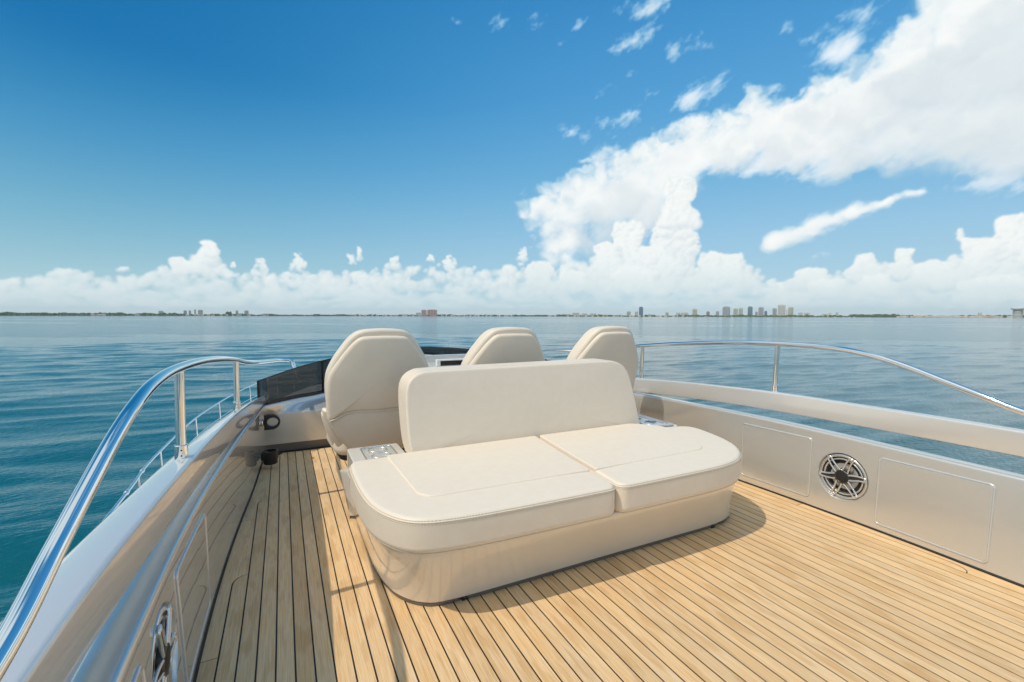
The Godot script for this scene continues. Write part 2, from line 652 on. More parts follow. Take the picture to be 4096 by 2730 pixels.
	# heads that stand out of it: [x, base, half width, height, brightness]
	for h in [[478, 616, 34, 66, 0.85], [470, 612, 44, 44, 0.85], [482, 592, 28, 36, 0.85], [412, 618, 32, 26, 0.8], [440, 625, 50, 30, 0.8], [532, 614, 10, 14, 0.7], [284, 624, 18, 12, 0.6], [598, 624, 20, 30, 0.8], [684, 622, 24, 38, 0.85], [824, 600, 10, 32, 0.5], [806, 606, 12, 22, 0.4], [905, 618, 22, 30, 0.85], [986, 604, 14, 20, 0.7], [1034, 616, 24, 34, 0.9], [1200, 600, 18, 32, 0.8],
			[1440, 660, 60, 155, 0.95], [1395, 660, 60, 105, 0.95], [1550, 660, 66, 230, 1.0], [1560, 520, 56, 120, 1.0], [1500, 660, 90, 95, 0.95], [1660, 660, 90, 80, 0.85], [1460, 670, 80, 60, 0.95], [1240, 660, 50, 60, 0.7], [1320, 665, 60, 45, 0.8],
			[1860, 665, 66, 50, 0.9], [1900, 680, 60, 40, 0.8], [1985, 650, 52, 70, 0.95], [2080, 640, 46, 72, 0.95], [2210, 556, 16, 32, 0.9], [2150, 660, 70, 60, 0.9], [2250, 655, 70, 110, 1.0], [2330, 660, 90, 170, 1.0], [2430, 660, 100, 160, 1.0], [2010, 680, 70, 50, 0.8], [2290, 690, 110, 60, 0.85]]:
		var hw: float = h[2]
		var hh: float = h[3]
		var n := int(clampf(hw * hh / 14.0, 50.0, 700.0))
		var set := []
		for k in n:
			var t := rng.randf()
			var span := hw * lerpf(1.0, 0.55, pow(t, 1.6)) * (0.9 + 0.2 * sin(t * 7.0 + h[0]))
			var r := clampf(hw * lerpf(0.30, 0.20, t), 4.0, 13.0) * rng.randf_range(0.5, 1.2)
			set.append([h[0] + rng.randf_range(-1.0, 1.0) * maxf(0.0, span - r), h[1] - t * (hh - r), r, t + rng.randf_range(-0.12, 0.12)])
		set.sort_custom(func(p, q): return p[3] > q[3])
		for b in set:
			var hz: float = clampf((b[1] - 560.0) / 190.0, 0.0, 0.62) * clampf(1.25 - b[3], 0.3, 1.0) + (1.0 - h[4]) * 0.4
			ball(b[0], b[1], b[2], white.lerp(air, 0.10 + hz * 0.9), shade.lerp(white, 0.2).lerp(air, hz), lerpf(0.40, 0.80, clampf(b[3] * 2.0, 0.0, 1.0)) * (0.55 + 0.4 * h[4]), 0.8)


func make_sky() -> Sky:
	var W := 4096
	var H := 2048
	var base := Image.create_empty(272, 128, false, Image.FORMAT_RGBF)
	for y in 128:
		var el := 90.0 - (y + 0.5) * 180.0 / 128.0
		for x in 272:
			var az := wrapf((x - 8 + 0.5) * 360.0 / 256.0 - 180.0, -180.0, 180.0)
			base.set_pixel(x, y, sky_base(az, maxf(el, 0.0)))
	base.resize(272 * 16, H, Image.INTERPOLATE_CUBIC)
	base = base.get_region(Rect2i(128, 0, W, H))
	base.convert(Image.FORMAT_RGBA8)

	# two fields of cloud thickness over the whole horizon, up to 60 degrees
	var step := 0.176
	var fw := 2046
	var fh := 341
	var heap := PackedFloat32Array()     # cumulus
	heap.resize(fw * fh)
	var veil := PackedFloat32Array()     # stratus, anvils, wisps
	veil.resize(fw * fh)
	var a0 := -180.0
	var rng := RandomNumberGenerator.new()
	rng.seed = 5
	var hs := []
	var vs := []
	# the body of the great anvil, rising from the middle to the upper right
	for b in [[1310, 475, 90, 70, 30, 0.5], [1310, 540, 80, 90, 0, 0.4], [1400, 430, 120, 90, 25, 0.7], [1450, 490, 110, 120, 0, 0.6], [1520, 390, 130, 90, 20, 0.8], [1610, 345, 130, 80, 20, 0.8], [1700, 330, 150, 90, 15, 0.8], [1760, 280, 100, 56, 20, 0.7], [1810, 320, 170, 90, 10, 0.75], [1890, 260, 110, 70, 20, 0.75], [1900, 330, 180, 90, 5, 0.7], [1970, 230, 130, 80, 25, 0.75], [2010, 280, 180, 120, 15, 0.8], [2080, 200, 150, 130, 30, 0.85], [2130, 300, 220, 110, 5, 0.7], [2170, 120, 170, 170, 20, 0.9], [2250, 60, 180, 180, 20, 1.0], [2270, 220, 230, 200, 10, 0.9], [2350, 80, 230, 260, 20, 1.0], [2370, 310, 230, 120, 5, 0.7], [2500, 150, 280, 300, 10, 0.9], [2290, 380, 160, 50, 10, 0.40], [2350, 420, 150, 34, 12, 0.42], [1930, 385, 150, 46, 5, 0.42], [1760, 385, 110, 40, 5, 0.42], [1500, 450, 100, 90, 0, 0.6]]:
		vs.append(blob(b[0], b[1], b[2] * 1.1, b[3] * 1.1, b[4], b[5]))
	# thin scraps above it, and the bar's soft under side
	for b in [[1430, 282, 66, 46, 15, 0.55], [1455, 262, 46, 34, 20, 0.4], [1310, 303, 40, 32, 0, 0.62], [1345, 318, 34, 20, 0, 0.45], [1372, 285, 40, 26, 20, 0.45], [1490, 218, 36, 28, 10, 0.46], [1610, 212, 96, 46, 24, 0.60], [1650, 190, 60, 34, 24, 0.45], [1570, 232, 56, 34, 20, 0.45], [1460, 16, 80, 50, 10, 0.62], [1520, 8, 80, 46, 15, 0.62], [1430, 100, 54, 34, 20, 0.58], [1480, 84, 70, 40, 15, 0.62], [1550, 118, 36, 40, 30, 0.60], [1602, 95, 40, 40, 30, 0.44], [1635, 100, 26, 18, 10, 0.40], [1145, 52, 50, 36, 10, 0.56], [1228, 44, 46, 34, 20, 0.56], [1328, 58, 34, 34, 30, 0.50], [1290, 96, 26, 24, 0, 0.42], [1052, 48, 36, 18, -15, 0.40], [1450, 162, 34, 20, 10, 0.42], [1392, 205, 44, 22, 20, 0.36], [1815, 60, 44, 26, 20, 0.46], [1860, 92, 80, 44, 12, 0.5], [1905, 125, 110, 60, 15, 0.6], [1955, 95, 100, 66, 20, 0.6], [1930, 40, 60, 40, 20, 0.46], [1990, 28, 70, 50, 20, 0.5], [1875, 588, 60, 26, 0, 0.44], [2260, 422, 110, 22, 6, 0.46], [1700, 405, 60, 22, 10, 0.32], [1840, 410, 60, 24, 10, 0.34],
			[1790, 556, 70, 40, 25, 0.5], [1860, 528, 90, 42, 25, 0.55], [1940, 495, 100, 40, 24, 0.55], [2020, 468, 90, 32, 18, 0.5], [2095, 447, 60, 20, 10, 0.45], [1230, 480, 60, 70, 0, 0.3], [1255, 560, 70, 80, 0, 0.3]]:
		vs.append(blob(b[0], b[1], b[2], b[3], b[4], b[5]))
	# the rest of the sky round about goes on in the same way
	var az := 84.0
	while az < 334.0:
		var a := wrapf(az, -180.0, 180.0)
		var top := rng.randf_range(3.5, 7.0)
		hs.append([a, top - 1.2, rng.randf_range(2.4, 4.0), 2.0, 0.0, 0.62])
		hs.append([a, top * 0.5, 5.0, top * 0.6, 0.0, 0.6])
		hs.append([a, 1.0, 6.0, 3.0, 0.0, 0.42])
		if rng.randf() < 0.22:
			for k in 4:
				hs.append([a + rng.randf_range(-2, 2), top + k * 1.4, 3.4 - k * 0.4, 2.8, 0.0, 0.8])
		if rng.randf() < 0.4 and az > 104.0 and az < 306.0:
			var e := rng.randf_range(12.0, 48.0)
			var tl := rng.randf_range(-10, 30)
			for k in 8:
				vs.append([a + rng.randf_range(-9, 9), e + rng.randf_range(-5, 5), rng.randf_range(5, 11), rng.randf_range(3, 6), tl, rng.randf_range(0.45, 0.8)])
		az += rng.randf_range(2.0, 4.0)
	for b in hs:
		stamp(heap, fw, fh, a0, step, b)
	for b in vs:
		stamp(veil, fw, fh, a0, step, b)

	var billow := noise(FastNoiseLite.TYPE_CELLULAR, 0.55, 4, 31)
	billow.cellular_return_type = FastNoiseLite.RETURN_DISTANCE
	billow.cellular_distance_function = FastNoiseLite.DISTANCE_EUCLIDEAN
	billow.fractal_gain = 0.55
	var rag := noise(FastNoiseLite.TYPE_SIMPLEX_SMOOTH, 0.16, 6, 32)
	rag.fractal_gain = 0.58
	var fine := noise(FastNoiseLite.TYPE_SIMPLEX_SMOOTH, 0.9, 4, 33)
	fine.fractal_gain = 0.6
	var soft := noise(FastNoiseLite.TYPE_SIMPLEX_SMOOTH, 0.10, 4, 34)
	var out := PackedByteArray()
	var rows := 682
	out.resize(W * rows * 4)
	for y in rows:
		var el := 60.0 - (y + 0.5) * 0.087890625
		var fy := clampf(el / step, 0.0, fh - 1.001)
		var iy := int(fy)
		var ty := fy - iy
		var haze := exp(-el / 2.6)
		var high := smoothstep(0.8, 5.5, el)
		for x in W:
			var ax := (x + 0.5) * 0.087890625 - 180.0
			var fx := clampf((ax - a0) / step, 0.0, fw - 1.001)
			var ix := int(fx)
			var tx := fx - ix
			var o := iy * fw + ix
			var hv := lerpf(lerpf(heap[o], heap[o + 1], tx), lerpf(heap[o + fw], heap[o + fw + 1], tx), ty)
			var vv := lerpf(lerpf(veil[o], veil[o + 1], tx), lerpf(veil[o + fw], veil[o + fw + 1], tx), ty)
			if hv < 0.02 and vv < 0.02:
				continue
			var r := 0.0
			var g := 0.0
			var b := 0.0
			var al := 0.0
			if vv >= 0.02:
				# drawn out along the rise of the anvil
				var p := ax * 0.9 + el * 0.43
				var q := el * 0.9 - ax * 0.43
				var n1 := rag.get_noise_2d(p * 0.8, q * 1.25)
				var n2 := fine.get_noise_2d(p * 0.6, q * 1.2)
				var k := 1.0 - exp(-vv * 1.6)
				var n4 := billow.get_noise_2d(ax * 0.8, el * 0.9)
				var thin := 1.0 - smoothstep(0.45, 0.9, k)
				var d := k * 1.35 + n1 * 0.5 + n2 * (0.10 + 0.55 * thin) - (n4 + 0.45) * 0.22 - 0.42
				var cover := smoothstep(0.0, 0.80, d)
				if cover > 0.003:
					var sh := soft.get_noise_2d(p * 0.55, q * 1.5)
					var s2 := soft.get_noise_2d((p - 0.8) * 0.55, (q + 1.4) * 1.5)
					var lit := clampf(0.72 + (sh - s2) * 1.0 - sh * 0.5 + n1 * 0.12, 0.0, 1.0)
					var thick := smoothstep(0.4, 1.2, d)
					var s := lerpf(0.98, lerpf(0.885, 1.0, lit), thick)
					r = s * 0.885
					g = s * 0.895
					b = lerpf(0.90, s * 0.90, 0.75)
					al = cover * lerpf(0.97, 0.5, thin)
			if hv >= 0.02:
				var c1 := billow.get_noise_2d(ax, el * 1.1)
				var c2 := fine.get_noise_2d(ax * 1.5, el * 1.6)
				var k := 1.0 - exp(-hv * 1.7)
				var d := k - 0.40 - (c1 + 0.45) * 0.66 + c2 * 0.17
				var cover := smoothstep(0.0, lerpf(0.34, 0.15, high), d)
				if cover > 0.003:
					var cl := billow.get_noise_2d(ax - 0.30, (el + 0.36) * 1.1)
					var lit := clampf(0.58 + (cl - c1) * 0.85 + c2 * 0.14, 0.0, 1.0)
					var deep := smoothstep(0.06, 0.5, d)
					var s := lerpf(0.76, 1.0, lerpf(0.95, 0.36 + 0.64 * lit, deep * 0.8) * (0.78 + 0.22 * high))
					var cr := s * 0.93
					var cg := s * 0.935
					var cb := lerpf(0.86, s * 0.935, 0.72)
					# air in front of the far banks
					var hz := haze * 0.85
					cr = lerpf(cr, 0.735, hz)
					cg = lerpf(cg, 0.822, hz)
					cb = lerpf(cb, 0.848, hz)
					cover *= lerpf(0.72, 0.97, high)
					var na := cover + al * (1.0 - cover)
					r = (cr * cover + r * al * (1.0 - cover)) / na
					g = (cg * cover + g * al * (1.0 - cover)) / na
					b = (cb * cover + b * al * (1.0 - cover)) / na
					al = na
			var t := (y * W + x) * 4
			out[t] = clampi(int(r * 255.0), 0, 255)
			out[t + 1] = clampi(int(g * 255.0), 0, 255)
			out[t + 2] = clampi(int(b * 255.0), 0, 255)
			out[t + 3] = clampi(int(al * 255.0), 0, 255)
	heads()
	var w1 := noise(FastNoiseLite.TYPE_SIMPLEX_SMOOTH, 0.024, 5, 73)
	w1.fractal_gain = 0.5
	var w2 := noise(FastNoiseLite.TYPE_SIMPLEX_SMOOTH, 0.024, 5, 74)
	w2.fractal_gain = 0.5
	for y in PH:
		# the vapour is torn more the higher it stands
		var amp := lerpf(5.0, 20.0, smoothstep(110.0, 260.0, y))
		for x in PW:
			var xs := clampf(x + w1.get_noise_2d(x, y * 1.2) * amp, 0.0, PW - 1.01)
			var ys := clampf(y + w2.get_noise_2d(x, y * 1.2) * amp * 0.8, 0.0, PH - 1.01)
			var ix := int(xs)
			var iy := int(ys)
			var tx := xs - ix
			var ty := ys - iy
			var q := (iy * PW + ix) * 4
			var k00 := (1.0 - tx) * (1.0 - ty)
			var k10 := tx * (1.0 - ty)
			var k01 := (1.0 - tx) * ty
			var k11 := tx * ty
			var q2 := q + PW * 4
			var a := pc[q + 3] * k00 + pc[q + 7] * k10 + pc[q2 + 3] * k01 + pc[q2 + 7] * k11
			if a < 0.004:
				continue
			# at the window's sides the bank passes into the rest
			var side := smoothstep(0.0, 60.0, minf(x, PW - 1 - x))
			var t := ((rows - 1 - y) * W + x + int((PAZ + 180.0) / PSTEP)) * 4
			var ob := out[t + 3] / 255.0
			var na := a * side + ob * (1.0 - a * side)
			for k in 3:
				var c := pc[q + k] * k00 + pc[q + 4 + k] * k10 + pc[q2 + k] * k01 + pc[q2 + 4 + k] * k11
				out[t + k] = clampi(int(255.0 * (c * side + out[t + k] / 255.0 * ob * (1.0 - a * side)) / maxf(na, 0.001)), 0, 255)
			out[t + 3] = clampi(int(na * 255.0), 0, 255)
	var layer := Image.create_from_data(W, rows, false, Image.FORMAT_RGBA8, out)
	base.blend_rect(layer, Rect2i(0, 0, W, rows), Vector2i(0, 1024 - rows))
	var pm := PanoramaSkyMaterial.new()
	pm.panorama = ImageTexture.create_from_image(base)
	var s := Sky.new()
	s.sky_material = pm
	return s


# ---------------------------------------------------------------- the boat's lines
const DECK := [[1.4, 1.61], [0.0, 1.67], [-0.8, 1.71], [-1.4, 1.752], [-2.0, 1.765], [-2.6, 1.755], [-3.2, 1.725], [-3.85, 1.675], [-5.2, 1.61]]
const LEDGE := [[1.4, 1.68], [0.0, 1.745], [-0.8, 1.775], [-1.25, 1.787], [-1.9, 1.785], [-2.4, 1.766], [-3.0, 1.73], [-3.85, 1.665], [-5.2, 1.59]]
const BEAM := [[1.4, 1.75], [0.0, 1.80], [-0.8, 1.82], [-1.1, 1.825], [-1.45, 1.815], [-2.2, 1.772], [-3.4, 1.71], [-4.2, 1.655], [-5.2, 1.58]]
const BEAM_WIDE := [[1.4, 0.14], [-1.3, 0.132], [-2.25, 0.108], [-3.45, 0.08], [-5.2, 0.06]]
const BEAM_TOP := [[1.4, 0.70], [-0.85, 0.735], [-2.2, 0.745], [-3.0, 0.715], [-3.6, 0.675], [-4.2, 0.62], [-4.8, 0.555], [-5.2, 0.54]]
const BEAM_LOW := [[1.4, 0.595], [-2.2, 0.605], [-2.8, 0.585], [-3.6, 0.536], [-4.8, 0.485], [-5.2, 0.47]]
const LEDGE_Y := [[1.4, 0.49], [-0.85, 0.51], [-2.2, 0.535], [-3.6, 0.53], [-4.8, 0.478], [-5.2, 0.46]]


func wall_at(s: float, z: float, y: float) -> Vector3:
	var t := y / smooth_tab(LEDGE_Y, z)
	return Vector3(CX + s * lerpf(smooth_tab(DECK, z), smooth_tab(LEDGE, z), t), y, z)


func wall_out(s: float, z: float, y: float, d: float) -> Vector3:
	# d inboard of the wall's face
	var p := wall_at(s, z, y)
	var n := (wall_at(s, z - 0.03, y) - wall_at(s, z + 0.03, y)).cross(Vector3.UP).normalized()
	if n.x * s > 0.0:
		n = -n
	return p + n * d


func stations(from: float, to: float, step: float, extra: Array) -> Array:
	var out := []
	var n := int(ceil(absf(to - from) / step))
	for i in n + 1:
		out.append(lerpf(from, to, float(i) / n))
	for e in extra:
		var close := -1
		for i in out.size():
			if absf(out[i] - e) < step * 0.35:
				close = i
		if close >= 0:
			out[close] = e
		else:
			out.append(e)
	out.sort()
	return out


func make_bulwark(s: float, spk_z: float, spk_y: float, panels: Array, label: String) -> void:
	var root := thing("bulwark", label, "bulwark", Vector3(CX + s * 1.75, 0, -2.0))
	var hole := 0.168
	# inner face with a round opening for the loudspeaker
	var sh := Shape.new()
	var zs := stations(1.4, -4.85, 0.09, [spk_z - hole, spk_z + hole])
	var ys := [0.0, 0.05, spk_y - hole, spk_y - 0.06, spk_y + 0.06, spk_y + hole, 1.0]
	var at := 0
	for z in zs:
		for y in ys:
			var top: float = smooth_tab(LEDGE_Y, z) - 0.016
			sh.v.append(wall_at(s, z, minf(y, top)))
	var ny := ys.size()
	for i in zs.size() - 1:
		for j in ny - 1:
			if zs[i] > spk_z - hole - 0.001 and zs[i + 1] < spk_z + hole + 0.001 and j >= 2 and j < 5:
				continue
			at = i * ny + j
			sh.quad(at, at + 1, at + ny + 1, at + ny)
	var rings := []
	for r in [1.0, 0.6, 0.25, 0.0]:
		var ring := PackedVector3Array()
		for k in 64:
			var a := TAU * k / 64
			var c := Vector2(cos(a), sin(a))
			var sq: Vector2 = c * (hole / maxf(absf(c.x), absf(c.y)))
			var p := (c * 0.152).lerp(sq, r)
			ring.append(wall_at(s, spk_z + p.x, spk_y + p.y))
		rings.append(ring)
	sh.loft(rings)
	part(root, "lower_wall", sh, M.paint)
	# dished opening
	var dish := Shape.new()
	rings = []
	for q in [[0.1535, 0.0015], [0.150, -0.004], [0.146, -0.014], [0.144, -0.034], [0.05, -0.036]]:
		var ring := PackedVector3Array()
		for k in 64:
			var a := TAU * k / 64
			ring.append(wall_out(s, spk_z + cos(a) * q[0], spk_y + sin(a) * q[0], q[1]))
		rings.append(ring)
	dish.loft(rings)
	part(root, "speaker_recess", dish, M.paint)
	# rounded top of the lower wall, and its outer side
	var led := Shape.new()
	rings = []
	for z in zs:
		var ly := smooth_tab(LEDGE_Y, z)
		var ring := PackedVector3Array()
		var p := wall_at(s, z, ly - 0.016)
		for k in 7:
			var a := PI / 2 * k / 6
			ring.append(Vector3(p.x + s * 0.016 * (1.0 - cos(a)), ly - 0.016 + 0.016 * sin(a), z))
		for w in [[0.03, 0.001], [0.055, 0.001], [0.085, -0.002], [0.10, -0.012], [0.106, -0.03], [0.11, -0.12], [0.12, -0.6]]:
			ring.append(Vector3(p.x + s * w[0], ly + w[1], z))
		rings.append(ring)
	led.loft(rings, false)
	part(root, "ledge", led, M.paint)
	# coaming above the slot
	var cm := Shape.new()
	rings = []
	for z in stations(1.4, -5.1, 0.09, []):
		var hw := smooth_tab(BEAM, z)
		var w := smooth_tab(BEAM_WIDE, z)
		var y1 := smooth_tab(BEAM_TOP, z)
		var y0 := smooth_tab(BEAM_LOW, z)
		var sec := []
		for k in 6:
			var a := PI / 2 * k / 5
			sec.append([0.014 * (1.0 - sin(a)) - 0.006 * 0.0, y1 - 0.014 * (1.0 - cos(a))])
		sec.append([0.0, lerpf(y1, y0, 0.5)])
		sec.append([0.004, y0 + 0.006])
		sec.append([0.010, y0])
		sec.append([w - 0.012, y0 - 0.004])
		sec.append([w - 0.004, y0 + 0.004])
		sec.append([w, lerpf(y0, y1, 0.6)])
		for k in 5:
			var a := PI / 2 * k / 4
			sec.append([w - 0.03 * (1.0 - cos(a)), y1 - 0.012 - 0.03 * (1.0 - sin(a))])
		sec.append([w * 0.5, y1 - 0.003])
		var ring := PackedVector3Array()
		for q in sec:
			ring.append(Vector3(CX + s * (hw + q[0]), q[1], z))
		rings.append(ring)
	cm.loft(rings)
	cm.fan(rings[0])
	cm.fan(rings[rings.size() - 1])
	part(root, "coaming", cm, M.cap_paint)
	# locker doors let into the wall
	for p in panels:
		var o := round_poly([[p[0], p[2]], [p[1], p[2]], [p[1], p[3]], [p[0], p[3]]], [0.02, 0.02, 0.02, 0.02], 5)
		var door := Shape.new()
		var loop := PackedVector3Array()
		var inner := inset(o, 0.009)
		var rim := PackedVector3Array()
		for q in o:
			loop.append(wall_out(s, q.x, q.y, 0.0015))
		for q in inner:
			rim.append(wall_out(s, q.x, q.y, 0.0035))
		door.loft([loop, rim])
		var nz := 8
		var mid := PackedVector3Array()
		for q in inner:
			mid.append(wall_out(s, q.x, q.y, 0.0035))
		var cen := Vector2((p[0] + p[1]) / 2, (p[2] + p[3]) / 2)
		var rr := [mid]
		for k in [0.8, 0.55, 0.3, 0.02]:
			var ring := PackedVector3Array()
			for q in inner:
				var c: Vector2 = cen.lerp(q, k)
				ring.append(wall_out(s, c.x, c.y, 0.0035))
			rr.append(ring)
		door.loft(rr)
		door.fan(rr[rr.size() - 1])
		var d := part(root, "locker_door", door, M.paint)
		var tr := Shape.new()
		var path := PackedVector3Array()
		for q in o:
			path.append(wall_out(s, q.x, q.y, 0.002))
		tr.tube(path, 0.005, 8, true)
		part(d, "door_trim", tr, M.trim)
	# rubber line between wall and teak
	var rb := Shape.new()
	rings = []
	for z in zs:
		var x := CX + s * smooth_tab(DECK, z)
		rings.append(PackedVector3Array([Vector3(x + s * 0.004, 0.012, z), Vector3(x - s * 0.005, 0.008, z), Vector3(x - s * 0.008, -0.001, z), Vector3(x + s * 0.01, -0.01, z)]))
	rb.loft(rings)
	part(root, "deck_seal", rb, M.caulk)


func make_speaker(s: float, z: float, y: float, label: String) -> void:
	var c := wall_at(s, z, y)
	var root := thing("marine_speaker", label, "speaker", c, "speakers let into the bulwarks")
	var n := (wall_out(s, z, y, 0.1) - c).normalized()       # inboard
	var fz := (wall_at(s, z + 0.05, y) - wall_at(s, z - 0.05, y)).normalized()
	var fy := n.cross(fz).normalized()
	if fy.y < 0:
		fy = -fy
	var P := func(r: float, a: float, d: float) -> Vector3:
		return c + (fz * cos(a) + fy * sin(a)) * r + n * d
	var o := c - n * 0.035
	var sh := Shape.new()
	sh.lathe([[0.144, 0.0], [0.144, 0.024], [0.139, 0.030], [0.130, 0.030], [0.127, 0.026], [0.127, 0.012]], o, n, 64)
	part(root, "outer_ring", sh, M.satin)
	sh = Shape.new()
	sh.lathe([[0.128, 0.010], [0.122, 0.014], [0.119, 0.012]], o, n, 64)
	part(root, "gasket_ring", sh, M.dark_metal)
	sh = Shape.new()
	sh.lathe([[0.119, 0.016], [0.118, 0.024], [0.112, 0.026], [0.108, 0.022], [0.107, 0.012]], o, n, 64)
	part(root, "inner_ring", sh, M.satin)
	sh = Shape.new()
	sh.lathe([[0.108, 0.004], [0.098, 0.013], [0.086, 0.006], [0.084, 0.003]], o, n, 48)
	part(root, "surround", sh, M.rubber)
	sh = Shape.new()
	sh.lathe([[0.085, 0.003], [0.06, -0.006], [0.03, -0.02]], o, n, 48)
	part(root, "cone", sh, M.cone)
	sh = Shape.new()
	sh.lathe([[0.046, 0.018], [0.046, 0.034], [0.042, 0.040], [0.037, 0.040], [0.035, 0.037]], o, n, 40)
	var cap := part(root, "hub", sh, M.dark_metal)
	sh = Shape.new()
	sh.lathe([[0.035, 0.037], [0.03, 0.0395], [0.015, 0.041], [0.0, 0.0415]], o, n, 40)
	part(cap, "hub_cap", sh, M.rubber)
	for k in 6:
		var a := TAU * k / 6 + 0.12
		var wide := k % 3 == 0
		var arm := Shape.new()
		for side in [-1.0, 1.0]:
			var path := PackedVector3Array()
			for i in 7:
				var t := i / 6.0
				var r := lerpf(0.043, 0.134, t)
				var off: float = side * lerpf(0.0165, 0.0115, smoothstep(0.0, 1.0, t)) / r
				path.append(P.call(r, a + off + sin(t * PI) * 0.05, lerpf(0.002, 0.0, t) - 0.002))
			arm.tube(path, 0.006, 6)
		var end: PackedVector3Array = PackedVector3Array()
		for i in 9:
			var b := -PI / 2 + PI * i / 8
			end.append(P.call(0.132 + cos(b) * 0.008, a + sin(b) * 0.0115 / 0.132, -0.001))
		arm.tube(end, 0.006, 6)
		var sp := part(root, "spoke", arm, M.satin)
		if wide:
			var fill := Shape.new()
			var ra := PackedVector3Array()
			var rb := PackedVector3Array()
			for i in 7:
				var t := i / 6.0
				var r := lerpf(0.044, 0.130, t)
				var w: float = lerpf(0.018, 0.009, t) / r
				ra.append(P.call(r, a - w + sin(t * PI) * 0.05, -0.004))
				rb.append(P.call(r, a + w + sin(t * PI) * 0.05, -0.004))
			fill.loft([ra, rb], false)
			part(sp, "spoke_inlay", fill, M.dark_metal)
		var sc := Shape.new()
		sc.lathe([[0.0052, -0.002], [0.005, 0.004], [0.0025, 0.0045], [0.002, 0.002], [0.0, 0.002]], P.call(0.131, a, 0.0), n, 12)
		part(sp, "screw", sc, M.chrome)
	# the maker's raised strip on the lower rim
	sh = Shape.new()
	for i in 5:
		var path := PackedVector3Array()
		var a0 := -PI / 2 - 0.16 + i * 0.07
		path.append(P.call(0.1335, a0, -0.0045))
		path.append(P.call(0.1335, a0 + 0.045, -0.0045))
		sh.tube(path, 0.002, 5)
	part(root, "maker_strip", sh, M.satin)


func make_rail(s: float, label: String) -> void:
	var pts := []
	var line := [[1.4, 1.78, 0.735], [0.4, 1.80, 0.74], [-0.35, 1.815, 0.75], [-0.62, 1.82, 0.775], [-0.87, 1.815, 0.825], [-1.05, 1.815, 0.89], [-1.2, 1.815, 0.945], [-1.38, 1.812, 1.012], [-1.55, 1.81, 1.06], [-1.75, 1.81, 1.09], [-2.06, 1.808, 1.100], [-2.5, 1.785, 1.090], [-3.0, 1.755, 1.055], [-3.44, 1.73, 1.012], [-3.9, 1.70, 0.955], [-4.3, 1.65, 0.915], [-4.7, 1.575, 0.885], [-5.0, 1.50, 0.865], [-5.1, 1.42, 0.855], [-5.1, 1.375, 0.835], [-5.08, 1.36, 0.79], [-5.07, 1.345, 0.73]]
	for l in line:
		pts.append(Vector3(CX + s * l[1], l[2], l[0]))
	var root := thing("handrail", label, "handrail", Vector3(CX + s * 1.81, 0.74, -2.1), "stainless handrails along the bulwarks")
	var sh := Shape.new()
	sh.tube(spline(pts, 8), 0.0175, 20)
	part(root, "rail_tube", sh, M.chrome)
	# stub that fixes the fore end to the windscreen
	sh = Shape.new()
	var e: Vector3 = pts[pts.size() - 1]
	sh.tube(PackedVector3Array([e + Vector3(0, 0.025, 0), e + Vector3(-s * 0.015, -0.03, 0.03), e + Vector3(-s * 0.035, -0.085, 0.055)]), 0.015, 16)
	var st := part(root, "end_stub", sh, M.chrome)
	for q in [[-2.15, 1.812, 1.098], [-3.48, 1.728, 1.006], [0.35, 1.80, 0.74]]:
		if q[0] > 0.0:
			continue
		var top := Vector3(CX + s * q[1], q[2], q[0])
		var y0 := smooth_tab(BEAM_TOP, q[0])
		var bot := Vector3(CX + s * (q[1] + 0.006), y0 - 0.004, q[0] - 0.02)
		sh = Shape.new()
		sh.tube(PackedVector3Array([bot, bot.lerp(top, 0.5), top]), 0.0172, 18)
		var p := part(root, "post", sh, M.chrome)
		sh = Shape.new()
		var ax := (top - bot).normalized()
		sh.lathe([[0.0172, 0.0], [0.0225, 0.0], [0.0225, 0.053], [0.0215, 0.056], [0.0172, 0.057]], bot, ax, 24)
		var col := part(p, "collar", sh, M.chrome)
		for k in 2:
			sh = Shape.new()
			var dir := (EYE - bot)
			dir.y = 0.0
			dir = dir.normalized()
			sh.lathe([[0.0032, 0.0], [0.003, 0.0012], [0.0, 0.0012]], bot + ax * (0.015 + 0.022 * k) + dir * 0.0222, dir, 10)
			part(p, "grub_screw", sh, M.black)


func prism(sh: Shape, poly: PackedVector2Array, y0: float, y1: float) -> void:
	var ti := Geometry2D.triangulate_polygon(poly)
	var at := sh.v.size()
	for p in poly:
		sh.v.append(Vector3(p.x, y1, p.y))
	for i in range(0, ti.size(), 3):
		var a := poly[ti[i]]
		var cr := (poly[ti[i + 1]] - a).cross(poly[ti[i + 2]] - a)
		if cr > 0:
			sh.tri(at + ti[i], at + ti[i + 1], at + ti[i + 2])
		else:
			sh.tri(at + ti[i], at + ti[i + 2], at + ti[i + 1])
	var n := poly.size()
	for i in n:
		var a := poly[i]
		var b := poly[(i + 1) % n]
		sh.face([Vector3(a.x, y1, a.y), Vector3(b.x, y1, b.y), Vector3(b.x, y0, b.y), Vector3(a.x, y0, a.y)])


